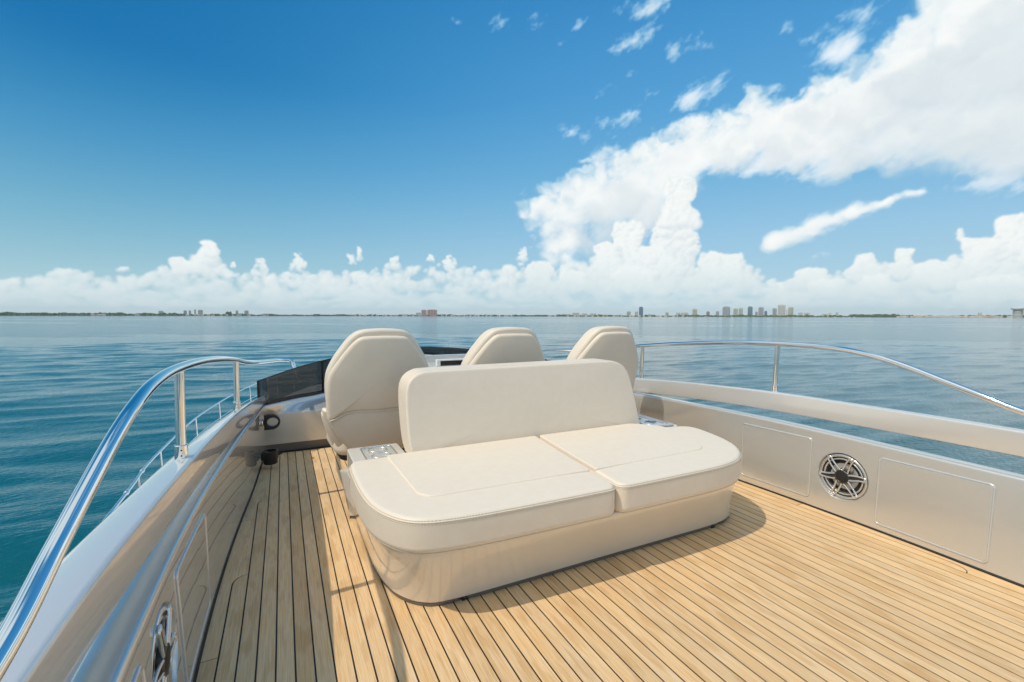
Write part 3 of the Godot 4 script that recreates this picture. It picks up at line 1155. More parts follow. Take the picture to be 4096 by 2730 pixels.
func make_deck() -> void:
	# black caulking bed, a sheet under the planks
	var sh := Shape.new()
	var rings := []
	for z in stations(1.4, -4.9, 0.2, []):
		var w := smooth_tab(DECK, z)
		rings.append(PackedVector3Array([Vector3(CX - w, -0.0015, z), Vector3(CX + w, -0.0015, z), Vector3(CX + w, -0.05, z), Vector3(CX - w, -0.05, z)]))
	sh.loft(rings)
	sh.fan(rings[0])
	sh.fan(rings[rings.size() - 1])
	var deck := setting("deck", sh, M.caulk)
	var pitch := 0.0652
	var x0 := 0.0135
	var half := 0.0032
	# seams where the margin boards step inwards going forward: [z, seam number]
	var port := [[1.4, -2], [0.3, -3], [-0.9, -4], [-2.60, -3], [-3.63, -2], [-4.55, -1]]
	var star := [[1.4, 46], [0.1, 47], [-1.0, 48], [-2.95, 47], [-3.8, 46], [-4.6, 45]]
	var rng := RandomNumberGenerator.new()
	rng.seed = 9
	var last := -1
	var bow := -4.80
	for k in range(-4, 48):
		# find this plank's ends
		var zf := bow
		var za := 1.38
		var nib_side := 0.0
		for i in port.size():
			if k < port[i][1] and port[i][0] < -2.0:
				zf = maxf(zf, port[i][0])
				nib_side = -1.0
		for i in star.size():
			if k >= star[i][1] and star[i][0] < -1.5:
				zf = maxf(zf, star[i][0])
				nib_side = 1.0
		if k == 47:
			za = -1.0
		if k == -3:
			za = 0.3
		if k == -4:
			za = -0.9
		var xa := x0 + k * pitch + half
		var xb := x0 + (k + 1) * pitch - half
		var poly := PackedVector2Array()
		if k == -4:
			for i in range(6, -1, -1):
				var a := PI / 2 * i / 6
				poly.append(Vector2(xb - (xb - xa) * sin(a), za - 0.09 * (1.0 - cos(a))))
		elif za < 0.0:
			# rounded after end, starboard
			for i in 7:
				var a := PI / 2 * i / 6
				poly.append(Vector2(xa + (xb - xa) * sin(a), za - 0.09 * (1.0 - cos(a))))
		else:
			poly.append(Vector2(xa, za))
			poly.append(Vector2(xb, za))
		if nib_side == 0.0 or zf <= bow + 0.001:
			poly.append(Vector2(xb, zf))
			poly.append(Vector2(xa, zf))
		elif nib_side < 0.0:
			poly.append(Vector2(xb, zf))
			for i in range(1, 8):
				var a := PI / 2 * i / 7
				poly.append(Vector2(xb - (xb - xa) * sin(a), zf + 0.075 * (1.0 - cos(a))))
		else:
			for i in range(7, -1, -1):
				var a := PI / 2 * i / 7
				poly.append(Vector2(xa + (xb - xa) * sin(a), zf + 0.075 * (1.0 - cos(a))))
		var ps := Shape.new()
		prism(ps, poly, -0.02, 0.0)
		var pick := rng.randi_range(0, 13)
		while pick == last:
			pick = rng.randi_range(0, 13)
		last = pick
		part(deck, "plank", ps, M.teak[pick])
	# margin boards along the walls, cut where they butt
	for side in [-1.0, 1.0]:
		var steps: Array = port if side < 0 else star
		var cuts := [1.38, -0.45, -2.0, -3.3, bow] if side < 0 else [1.38, -0.3, -1.9, -3.4, bow]
		for c in cuts.size() - 1:
			var zA: float = cuts[c] - (0.002 if c else 0.0)
			var zB: float = cuts[c + 1] + (0.002 if c < cuts.size() - 2 else 0.0)
			var poly := PackedVector2Array()
			var inner := PackedVector2Array()
			var seam := func(z: float) -> float:
				var q: int = steps[0][1]
				for st in steps:
					if z <= st[0]:
						q = st[1]
				return x0 + q * pitch - side * 0.0 + side * half * -0.0
			var zz := zA
			var before: float = seam.call(zA)
			inner.append(Vector2(before + side * half, zA))
			for st in steps:
				if st[0] < zA - 0.09 and st[0] > zB + 0.01:
					var now: float = x0 + st[1] * pitch
					for i in 8:
						var a := PI / 2 * i / 7
						if (now - before) * side < 0.0:
							inner.append(Vector2(before + (now - before) * (1.0 - cos(a)) + side * half, st[0] + 0.075 * (1.0 - sin(a)) - 0.004))
						else:
							inner.append(Vector2(before + (now - before) * sin(a) + side * half, st[0] + 0.004 - 0.09 * (1.0 - cos(a))))
					before = now
			inner.append(Vector2(before + side * half, zB))
			poly.append_array(inner)
			for z in stations(zB, zA, 0.15, []):
				poly.append(Vector2(CX + side * (smooth_tab(DECK, z) - 0.006), z))
			var ps := Shape.new()
			prism(ps, poly, -0.02, 0.0)
			part(deck, "margin_board", ps, M.teak[rng.randi_range(0, 13)])


# ---------------------------------------------------------------- furniture
func make_sofa() -> void:
	var root := thing("sofa", "two seat cream vinyl sofa on glossy moulded base facing aft across the teak", "sofa", Vector3(1.5, 0, -2.4))
	var flat := func(x: float, z: float, h: float) -> Vector3:
		return Vector3(x, h, z)
	# moulded base, flared upwards
	var low := spline2([[0.385, -2.55], [0.39, -2.34], [0.412, -2.17], [0.452, -2.05], [0.53, -1.955], [0.65, -1.917], [1.0, -1.912], [1.5, -1.915], [2.0, -1.915], [2.33, -1.918], [2.48, -1.94], [2.585, -1.995], [2.635, -2.09], [2.65, -2.25], [2.655, -2.55], [2.655, -2.8], [2.65, -3.0], [2.60, -3.04], [1.5, -3.05], [0.45, -3.04], [0.39, -3.0], [0.385, -2.8]], 5)
	var high := spline2([[0.335, -2.55], [0.335, -2.34], [0.345, -2.14], [0.372, -1.99], [0.435, -1.875], [0.56, -1.80], [1.0, -1.772], [1.5, -1.765], [2.0, -1.765], [2.24, -1.775], [2.42, -1.83], [2.55, -1.95], [2.62, -2.09], [2.645, -2.25], [2.655, -2.55], [2.665, -2.8], [2.665, -3.0], [2.61, -3.05], [1.5, -3.06], [0.40, -3.05], [0.342, -3.0], [0.335, -2.8]], 5)
	var sh := Shape.new()
	var rings := []
	for q in [[0.022, 0.0], [0.026, 0.012], [0.034, 0.03], [0.08, 0.16], [0.16, 0.42], [0.23, 0.70], [0.285, 0.90], [0.310, 0.98], [0.322, 0.96], [0.326, 0.88]]:
		var ring := PackedVector3Array()
		for i in low.size():
			var p := low[i].lerp(high[i], q[1])
			ring.append(Vector3(p.x, q[0], p.y))
		rings.append(ring)
	sh.loft(rings)
	sh.fan(rings[rings.size() - 1])
	var b := part(root, "base", sh, M.gel)
	sh = Shape.new()
	rings = []
	var foot := inset(low, 0.004)
	for y in [0.003, 0.022]:
		var ring := PackedVector3Array()
		for p in foot:
			# two small drain arches along the foot
			var arch := 0.0
			for ax in [0.72, 2.42]:
				if p.y > -2.0 and absf(p.x - ax) < 0.03 and y < 0.01:
					arch = 0.016
			ring.append(Vector3(p.x, y + arch, p.y))
		rings.append(ring)
	sh.loft(rings)
	part(b, "foot_strip", sh, M.kick)
	for ax in [0.72, 2.34]:
		sh = Shape.new()
		sh.lathe([[0.015, -0.006], [0.015, 0.002], [0.0, 0.002]], Vector3(ax, 0.004, -1.9185), Vector3(0, 0, 1), 16)
		part(b, "drain_arch", sh, M.black)
	# consoles at both ends, behind the seat
	for side in [-1.0, 1.0]:
		var xa := 0.342 if side < 0 else 2.36
		var xb := 0.66 if side < 0 else 2.625
		var yt := 0.462 if side < 0 else 0.489
		var o := round_poly([[xa, -2.52 - 0.05 * (1.0 if side > 0 else 0.0)], [xb, -2.52 if side < 0 else -2.455], [xb, -3.02], [xa, -3.02]], [0.02, 0.02, 0.02, 0.02] if side < 0 else [0.02, 0.05, 0.03, 0.02], 4)
		sh = Shape.new()
		puff(sh, o, 0.325, yt, 0.002, 0.010, 0.0, flat)
		part(root, "console", sh, M.gel)
	# cushions
	var left := round_poly([[0.296, -2.62], [0.296, -2.18], [0.31, -1.745], [0.75, -1.725], [1.432, -1.715], [1.487, -2.62]], [0.05, 0.2, 0.24, 0.2, 0.012, 0.03], 8)
	left = spline2([[0.300, -2.50], [0.299, -2.36], [0.302, -2.22], [0.318, -2.05], [0.356, -1.92], [0.418, -1.822], [0.50, -1.768], [0.63, -1.742], [0.80, -1.730], [1.05, -1.722], [1.25, -1.718], [1.37, -1.717], [1.40, -1.720], [1.424, -1.735], [1.434, -1.760], [1.438, -1.80], [1.45, -2.0], [1.47, -2.35], [1.481, -2.55], [1.474, -2.600], [1.44, -2.621], [1.2, -2.622], [0.9, -2.622], [0.6, -2.622], [0.36, -2.615], [0.312, -2.585]], 4)
	var right := spline2([[1.446, -1.760], [1.456, -1.735], [1.480, -1.719], [1.52, -1.715], [1.65, -1.714], [1.85, -1.714], [2.05, -1.716], [2.20, -1.726], [2.33, -1.755], [2.44, -1.815], [2.54, -1.915], [2.605, -2.04], [2.640, -2.17], [2.660, -2.29], [2.655, -2.365], [2.620, -2.412], [2.56, -2.436], [2.48, -2.455], [2.41, -2.485], [2.355, -2.54], [2.30, -2.595], [2.22, -2.618], [1.9, -2.622], [1.6, -2.622], [1.535, -2.620], [1.50, -2.602], [1.490, -2.56], [1.478, -2.35], [1.459, -2.0], [1.448, -1.81]], 4)
	var i := 0
	for o in [left, right]:
		sh = Shape.new()
		var tilt := func(x: float, z: float, h: float) -> Vector3:
			var f := clampf((h - 0.345) / 0.135, 0.0, 1.2)
			return Vector3(x, h + f * clampf((-1.74 - z) / 0.88, 0.0, 1.0) * 0.022, z)
		puff(sh, o, 0.326, 0.482, 0.036, 0.024, 0.006, tilt, Vector2(0.9, -2.2) if i == 0 else Vector2(2.05, -2.2))
		var c := part(root, "seat_cushion", sh, M.vinyl)
		# piping along the upper and lower edges
		var pip := Shape.new()
		var rim := inset(o, 0.0008)
		var path := PackedVector3Array()
		for p in rim:
			path.append(tilt.call(p.x, p.y, 0.466))
		pip.tube(path, 0.0028, 6, true)
		part(c, "piping", pip, M.vinyl)
		pip = Shape.new()
		path = PackedVector3Array()
		for p in inset(o, 0.011):
			path.append(tilt.call(p.x, p.y, 0.336))
		pip.tube(path, 0.0026, 6, true)
		part(c, "piping", pip, M.thread)
		# double row of stitches
		for off in [[0.0032, 0.4725], [-0.0003, 0.4565]]:
			pip = Shape.new()
			var line := inset(o, off[0])
			var n := line.size()
			var run := 0.0
			for k in n:
				var p := line[k]
				var q := line[(k + 1) % n]
				var len := p.distance_to(q)
				var m := maxi(1, int(len / 0.011))
				for j in m:
					var u := p.lerp(q, (j + 0.15) / m)
					var w := p.lerp(q, (j + 0.75) / m)
					pip.tube(PackedVector3Array([tilt.call(u.x, u.y, off[1]), tilt.call(w.x, w.y, off[1])]), 0.0011, 4, false, false)
			var stc := part(c, "stitching", pip, M.thread)
			stc.set_meta("kind", "stuff")
		# flat middle panel, a little sunk in its welt
		var po: PackedVector2Array
		if i == 0:
			po = round_poly([[0.506, -2.60], [0.530, -1.955], [1.425, -1.935], [1.468, -2.60]], [0.02, 0.09, 0.015, 0.015], 8)
		else:
			po = round_poly([[1.497, -2.60], [1.458, -1.935], [2.315, -1.945], [2.44, -2.44], [2.27, -2.60]], [0.015, 0.015, 0.10, 0.05, 0.05], 8)
		sh = Shape.new()
		puff(sh, po, 0.470, 0.4915, 0.002, 0.006, 0.003, tilt)
		part(c, "seat_panel", sh, M.vinyl)
		i += 1
	# backrest
	var back := func(x: float, y: float, h: float) -> Vector3:
		var t := (y - 0.46) / 0.5
		return Vector3(x, y, -2.80 - 0.075 * t + h)
	var bo := spline2([[0.66, 0.475], [0.645, 0.55], [0.637, 0.68], [0.636, 0.80], [0.644, 0.873], [0.672, 0.925], [0.725, 0.957], [0.80, 0.966], [1.1, 0.968], [1.5, 0.970], [1.9, 0.972], [2.10, 0.972], [2.19, 0.966], [2.265, 0.935], [2.312, 0.875], [2.337, 0.79], [2.358, 0.68], [2.378, 0.55], [2.388, 0.478], [2.378, 0.462], [2.2, 0.458], [1.5, 0.456], [0.8, 0.458], [0.675, 0.462]], 5)
	sh = Shape.new()
	puff(sh, bo, -0.035, 0.185, 0.02, 0.016, 0.012, back, Vector2(1.5, 0.7))
	var bk := part(root, "backrest", sh, M.vinyl_back)
	sh = Shape.new()
	var path := PackedVector3Array()
	for p in inset(bo, 0.003):
		path.append(back.call(p.x, p.y, 0.174))
	sh.tube(path, 0.002, 6, true)
	part(bk, "piping", sh, M.vinyl_back)
	for off in [[0.0, 0.163], [0.010, 0.1825]]:
		sh = Shape.new()
		var line := inset(bo, off[0])
		for k in line.size():
			var p := line[k]
			var q := line[(k + 1) % line.size()]
			var m := maxi(1, int(p.distance_to(q) / 0.012))
			for j in m:
				var u := p.lerp(q, (j + 0.15) / m)
				var w := p.lerp(q, (j + 0.75) / m)
				sh.tube(PackedVector3Array([back.call(u.x, u.y, off[1]), back.call(w.x, w.y, off[1])]), 0.0011, 4, false, false)
		var stc := part(bk, "stitching", sh, M.thread)
		stc.set_meta("kind", "stuff")


func make_trays() -> void:
	# clear holder let into the port console
	var root := thing("cup_holder_tray", "clear acrylic tray with two oval cup rings on the silver console", "cup holder", Vector3(0.5, 0.463, -2.82))
	var flat := func(x: float, z: float, h: float) -> Vector3:
		return Vector3(x, h, z)
	var o := round_poly([[0.415, -2.965], [0.600, -2.955], [0.600, -2.675], [0.415, -2.675]], [0.025, 0.025, 0.025, 0.025], 6)
	var sh := Shape.new()
	puff(sh, o, 0.4635, 0.468, 0.001, 0.002, 0.0, flat)
	part(root, "plate", sh, M.acrylic)
	sh = Shape.new()
	var path := PackedVector3Array()
	for p in o:
		path.append(Vector3(p.x, 0.468, p.y))
	sh.tube(path, 0.0045, 8, true)
	part(root, "rim", sh, M.satin)
	for z in [-2.885, -2.76]:
		sh = Shape.new()
		path = PackedVector3Array()
		for k in 32:
			var a := TAU * k / 32
			path.append(Vector3(0.508 + cos(a) * 0.056, 0.4695, z + sin(a) * 0.046))
		sh.tube(path, 0.003, 8, true)
		part(root, "cup_ring", sh, M.satin)
	for q in [[0.434, -2.945], [0.580, -2.935], [0.580, -2.694], [0.434, -2.694]]:
		sh = Shape.new()
		sh.lathe([[0.009, 0.0], [0.008, 0.004], [0.0, 0.005]], Vector3(q[0], 0.4682, q[1]), Vector3.UP, 14)
		part(root, "screw", sh, M.chrome)
	# metal plate with two round holders at the starboard end
	root = thing("cup_holder_tray", "brushed metal plate with two round cup wells beside the locker door", "cup holder", Vector3(2.5, 0.49, -2.7))
	o = round_poly([[2.40, -2.96], [2.608, -2.96], [2.60, -2.475], [2.49, -2.485], [2.40, -2.56]], [0.02, 0.03, 0.04, 0.04, 0.04], 6)
	sh = Shape.new()
	puff(sh, o, 0.4905, 0.497, 0.001, 0.003, 0.0, flat)
	part(root, "plate", sh, M.satin)
	for q in [[2.452, -2.745], [2.478, -2.615]]:
		sh = Shape.new()
		sh.lathe([[0.050, 0.0], [0.049, 0.004], [0.043, 0.005], [0.041, 0.001]], Vector3(q[0], 0.497, q[1]), Vector3.UP, 32)
		var ring := part(root, "cup_well", sh, M.chrome)
		sh = Shape.new()
		sh.lathe([[0.041, 0.0008], [0.0, 0.0008]], Vector3(q[0], 0.497, q[1]), Vector3.UP, 32)
		part(ring, "well_bottom", sh, M.dark_metal)
	sh = Shape.new()
	path = round_to_path(round_poly([[2.548, -2.93], [2.588, -2.93], [2.582, -2.53], [2.542, -2.53]], [0.02, 0.02, 0.02, 0.02], 5), 0.4975)
	sh.tube(path, 0.003, 6, true)
	part(root, "slot_rim", sh, M.chrome)


func round_to_path(o: PackedVector2Array, y: float) -> PackedVector3Array:
	var path := PackedVector3Array()
	for p in o:
		path.append(Vector3(p.x, y, p.y))
	return path


func make_chair(cx: float, label: String) -> void:
	var root := thing("helm_chair", label, "helm chair", Vector3(cx, 0, -3.4), "helm chairs behind the console")
	var zc := -3.21
	var up := func(x: float, y: float, h: float) -> Vector3:
		# leans back a little towards the top, wraps forward at the sides
		return Vector3(cx + x, y, zc + h - 0.35 * x * x + 0.26 * (y - 0.75))
	var mirror := func(half: Array) -> Array:
		var out := []
		for q in half:
			out.append([-q[0], q[1]])
		for k in range(half.size() - 1, -1, -1):
			out.append([half[k][0], half[k][1]])
		return out
	# front bolster, larger outline, seen as a rim over the top
	var o := spline2(mirror.call([[0.10, 0.40], [0.24, 0.44], [0.315, 0.55], [0.345, 0.70], [0.354, 0.82], [0.345, 0.92], [0.308, 1.01], [0.258, 1.09], [0.205, 1.16], [0.145, 1.200], [0.05, 1.212]]), 6)
	var sh := Shape.new()
	puff(sh, o, -0.19, -0.022, 0.05, 0.03, 0.0, up, Vector2(0, 0.8))
	part(root, "backrest", sh, M.vinyl)
	# rear cover
	var oc := spline2(mirror.call([[0.02, 0.640], [0.17, 0.644], [0.235, 0.632], [0.30, 0.598], [0.338, 0.585], [0.348, 0.66], [0.352, 0.80], [0.338, 0.905], [0.295, 0.985], [0.240, 1.065], [0.185, 1.130], [0.135, 1.160], [0.03, 1.166]]), 6)
	sh = Shape.new()
	puff(sh, oc, -0.075, 0.012, 0.01, 0.03, 0.022, up, Vector2(0, 0.88))
	part(root, "rear_cover", sh, M.vinyl_back)
	# lower cover under the seam
	var ol := spline2(mirror.call([[0.05, 0.335], [0.16, 0.345], [0.225, 0.39], [0.27, 0.45], [0.315, 0.535], [0.335, 0.590], [0.295, 0.608], [0.235, 0.640], [0.17, 0.652], [0.04, 0.648]]), 6)
	sh = Shape.new()
	puff(sh, ol, -0.09, 0.006, 0.01, 0.028, 0.006, up, Vector2(0, 0.5))
	part(root, "lower_cover", sh, M.vinyl_back)
	sh = Shape.new()
	var path := PackedVector3Array()
	for q in spline2([[-0.335, 0.588], [-0.295, 0.604], [-0.235, 0.637], [-0.17, 0.6485], [0.0, 0.645], [0.17, 0.6485], [0.235, 0.637], [0.295, 0.604], [0.335, 0.588]], 5, false):
		path.append(up.call(q.x, q.y, 0.013))
	sh.tube(path, 0.004, 6)
	part(root, "seam_piping", sh, M.vinyl_back)
	# two rolls of the seat that wrap up round the back's foot
	for q in [[0.0, -0.20, -0.075], [0.045, -0.30, -0.13]]:
		var dy: float = q[0]
		var ow := spline2(mirror.call([[0.05, 0.300 - dy], [0.18, 0.305 - dy], [0.255, 0.345 - dy], [0.300, 0.415 - dy], [0.340, 0.52 - dy], [0.366, 0.62 - dy], [0.360, 0.652 - dy], [0.31, 0.64 - dy], [0.2, 0.56 - dy], [0.05, 0.54 - dy]]), 6)
		sh = Shape.new()
		puff(sh, ow, q[1], q[2], 0.03, 0.03, 0.0, up, Vector2(0, 0.42))
		part(root, "seat_roll", sh, M.vinyl)
	var plan := func(x: float, z: float, h: float) -> Vector3:
		return Vector3(cx + x, h, z)
	var os := round_poly([[-0.29, -3.37], [0.29, -3.37], [0.32, -3.90], [-0.32, -3.90]], [0.12, 0.12, 0.1, 0.1], 6)
	sh = Shape.new()
	puff(sh, os, 0.30, 0.43, 0.05, 0.05, 0.01, plan)
	part(root, "seat_cushion", sh, M.vinyl)
	os = round_poly([[-0.25, -3.38], [0.25, -3.38], [0.28, -3.85], [-0.28, -3.85]], [0.1, 0.1, 0.1, 0.1], 6)
	sh = Shape.new()
	puff(sh, os, 0.265, 0.305, 0.012, 0.01, 0.0, plan)
	part(root, "seat_pan", sh, M.black)
	sh = Shape.new()
	sh.lathe([[0.0, 0.002], [0.17, 0.002], [0.17, 0.016], [0.10, 0.03], [0.055, 0.05], [0.05, 0.265]], Vector3(cx, 0, -3.60), Vector3.UP, 28)
	part(root, "pedestal", sh, M.satin)


func make_pole_holders() -> void:
	# upright ring
	var x := CX - smooth_tab(DECK, -4.45)
	var w := wall_at(-1, -4.47, 0.375)
	var root := thing("pole_clip", "black D shaped pole clip standing up from a steel stud on the bulwark", "pole clip", w)
	var c := Vector3(w.x + 0.082, 0.375, -4.47)
	var sh := Shape.new()
	var outer := PackedVector2Array()
	var hole := PackedVector2Array()
	for k in 33:
		var a := PI / 2 - PI * k / 32
		outer.append(Vector2(cos(a) * 0.063, sin(a) * 0.063))
	for q in [[-0.03, -0.064], [-0.062, -0.064], [-0.062, -0.03], [-0.062, 0.0], [-0.062, 0.03], [-0.062, 0.064], [-0.03, 0.064]]:
		outer.append(Vector2(q[0], q[1]))
	for p in outer:
		var a := p.angle()
		hole.append(Vector2(0.004 + cos(a) * 0.044, sin(a) * 0.040))
	var rings := []
	for q in [[false, -0.024, 0.0], [false, 0.02, 0.0], [false, 0.024, 0.004], [true, 0.024, -0.003], [true, 0.02, 0.0], [true, -0.024, 0.0]]:
		var ring := PackedVector3Array()
		for k in outer.size():
			var p: Vector2 = hole[k] if q[0] else outer[k]
			p = p * (1.0 - q[2] * 15.0)
			ring.append(c + Vector3(p.x, p.y, q[1]))
		rings.append(ring)
	sh.loft(rings, true, true)
	part(root, "clip_body", sh, M.black)
	sh = Shape.new()
	sh.lathe([[0.0, 0.0], [0.03, 0.0], [0.032, 0.005], [0.03, 0.012], [0.02, 0.016], [0.012, 0.024]], w, Vector3(1, 0, 0), 24)
	part(root, "stud", sh, M.chrome)
	# cup at the deck
	w = wall_at(-1, -4.36, 0.10)
	root = thing("pole_cup", "black rubber pole cup low on the bulwark just above the teak", "pole cup", w)
	c = Vector3(w.x + 0.078, 0.03, -4.36)
	sh = Shape.new()
	sh.lathe([[0.0, 0.012], [0.050, 0.012], [0.055, 0.02], [0.056, 0.055], [0.061, 0.06], [0.063, 0.118], [0.060, 0.124], [0.050, 0.124], [0.047, 0.118], [0.045, 0.035], [0.0, 0.033]], c, Vector3.UP, 36)
	part(root, "cup", sh, M.black)
	sh = Shape.new()
	sh.box(Vector3(w.x + 0.008, 0.085, -4.405), Vector3(w.x + 0.06, 0.148, -4.318), 0.006)
	part(root, "bracket", sh, M.black)
	sh = Shape.new()
	sh.tube(PackedVector3Array([c + Vector3(0.058, 0.085, 0), c + Vector3(0.075, 0.09, 0), c + Vector3(0.09, 0.082, 0)]), [0.014, 0.009, 0.004], 8)
	part(root, "strap_tab", sh, M.black)
	sh = Shape.new()
	sh.lathe([[0.0, 0.0], [0.022, 0.0], [0.022, 0.008], [0.01, 0.01]], w + Vector3(0, 0.015, 0), Vector3(1, 0, 0), 20)
	part(root, "stud", sh, M.chrome)


func make_front() -> void:
	# the low wall ahead of the deck with its sloping ledge, and the screen above
	var root := thing("front_coaming", "silver front coaming with sloping lacquered ledge under the smoked windscreen", "coaming", Vector3(CX, 0, -4.95))
	var plan := [[-0.21, -4.72], [-0.12, -4.83], [0.10, -4.98], [0.36, -5.12], [0.62, -5.30], [0.9, -5.55], [1.15, -5.72], [1.45, -5.78]]
	var base_y := [[-0.21, 0.470], [-0.12, 0.472], [0.10, 0.485], [0.36, 0.498], [0.62, 0.56], [0.9, 0.70], [1.1, 0.79], [1.45, 0.815]]
	var top_y := [[-0.21, 0.712], [-0.12, 0.728], [0.10, 0.785], [0.36, 0.835], [0.62, 0.865], [0.9, 0.885], [1.15, 0.895], [1.45, 0.90]]
	var line := []
	for i in plan.size():
		line.append([Vector3(plan[i][0], base_y[i][1], plan[i][1]), top_y[i][1]])
	for i in range(plan.size() - 2, -1, -1):
		line.append([Vector3(2.0 * CX - plan[i][0], base_y[i][1], plan[i][1]), top_y[i][1]])
	var low := []
	var tp := []
	for l in line:
		low.append(l[0])
		tp.append(Vector3(l[0].x, l[1], l[0].z + 0.02))
	var lows := spline(low, 6)
	var tops := spline(tp, 6)
	# ledge
	var sh := Shape.new()
	var rings := []
	for p in lows:
		var ye := 0.372
		var ze := -4.85
		var front := Vector3(p.x, ye, ze)
		var back := p + Vector3(0, 0.0, -0.02)
		var rise := maxf(0.0, p.y - 0.53)
		var m1 := front.lerp(Vector3(p.x, p.y - 0.05 - rise * 0.5, p.z + 0.03 + rise * 0.3), 0.9)
		rings.append(PackedVector3Array([Vector3(p.x, 0.078, ze), Vector3(p.x, 0.2, ze), front + Vector3(0, -0.006, 0), front + Vector3(0, 0.0, -0.006), front.lerp(m1, 0.35), m1, Vector3(p.x, p.y - 0.028, p.z + 0.026), Vector3(p.x, p.y - 0.012, p.z + 0.022), Vector3(p.x, p.y, p.z + 0.012), back, back + Vector3(0, -0.5, -0.2)]))
	sh.loft(rings, false)
	part(root, "ledge", sh, M.paint)
	sh = Shape.new()
	sh.box(Vector3(CX - 1.64, 0.001, -4.93), Vector3(CX + 1.64, 0.079, -4.862))
	part(root, "kick_strip", sh, M.kick)
	sh = Shape.new()
	sh.tube(PackedVector3Array([Vector3(CX - 1.633, 0.08, -4.846), Vector3(CX - 1.628, 0.36, -4.846)]), 0.005, 8)
	part(root, "corner_strip", sh, M.trim)
	# screen
	root = thing("windscreen", "low smoked black windscreen curving round the helm", "windscreen", Vector3(CX, 0.47, -5.2))
	var cut := 18
	var n := lows.size()
	var spans := [[0, cut], [cut, n - 1 - cut], [n - 1 - cut, n - 1]]
	for sp in spans:
		sh = Shape.new()
		rings = []
		for i in range(sp[0], sp[1] + 1):
			var a := lows[i] + Vector3(0, 0.004, 0)
			var b := tops[i]
			var off := Vector3(0, 0, -0.008)
			rings.append(PackedVector3Array([a, a.lerp(b, 0.5), b, b + off, a.lerp(b, 0.5) + off, a + off]))
		sh.loft(rings)
		sh.fan(rings[0])
		sh.fan(rings[rings.size() - 1])
		part(root, "pane", sh, M.smoked)
	# black frit along the foot, mullions and end post
	sh = Shape.new()
	rings = []
	for i in n:
		var a := lows[i]
		var d := (tops[i] - a).normalized()
		var hgt := 0.03
		rings.append(PackedVector3Array([a + Vector3(0, 0, 0.006), a + d * hgt + Vector3(0, 0, 0.005), a + d * hgt + Vector3(0, 0, -0.012), a + Vector3(0, 0, -0.012)]))
	sh.loft(rings)
	part(root, "foot_gasket", sh, M.gloss_black)
	for i in [0, cut, n - 1 - cut, n - 1]:
		sh = Shape.new()
		sh.tube(PackedVector3Array([lows[i] + Vector3(0, -0.01, 0.002), tops[i] + Vector3(0, 0.002, 0.002)]), 0.011, 10)
		part(root, "mullion", sh, M.gloss_black)
	sh = Shape.new()
	sh.tube(tops, 0.004, 8)
	part(root, "top_edge", sh, M.gloss_black)
	for s in [-1.0, 1.0]:
		sh = Shape.new()
		sh.lathe([[0.0, 0.0], [0.014, 0.0], [0.013, 0.006], [0.0, 0.008]], Vector3(CX + s * 1.64, 0.512, -4.735), Vector3(-s * 0.4, 0, 0.9).normalized(), 14)
		part(root, "fixing_bolt", sh, M.chrome)
	# helm console between the chairs and the screen
	root = thing("helm_console", "pale grey helm dashboard half hidden behind the chairs", "helm console", Vector3(CX, 0, -4.45))
	var flat := func(x: float, z: float, h: float) -> Vector3:
		return Vector3(x, h, z)
	var o := round_poly([[0.78, -4.12], [2.30, -4.12], [2.30, -4.83], [0.78, -4.83]], [0.1, 0.1, 0.05, 0.05], 6)
	sh = Shape.new()
	puff(sh, o, 0.002, 0.80, 0.004, 0.03, 0.0, flat)
	part(root, "pod", sh, M.gel)
	sh = Shape.new()
	sh.box(Vector3(0.84, 0.74, -4.86), Vector3(2.24, 0.872, -4.78), 0.012)
	part(root, "upstand", sh, M.paint)
	# display on a bracket
	root = thing("chart_display", "small white framed chart display with dark screen on the dashboard", "display", Vector3(1.50, 0.80, -4.35))
	sh = Shape.new()
	sh.box(Vector3(1.345, 0.802, -4.40), Vector3(1.70, 0.868, -4.36), 0.006)
	part(root, "housing", sh, M.hull)
	sh = Shape.new()
	sh.box(Vector3(1.385, 0.806, -4.361), Vector3(1.66, 0.852, -4.357))
	part(root, "screen", sh, M.gloss_black)


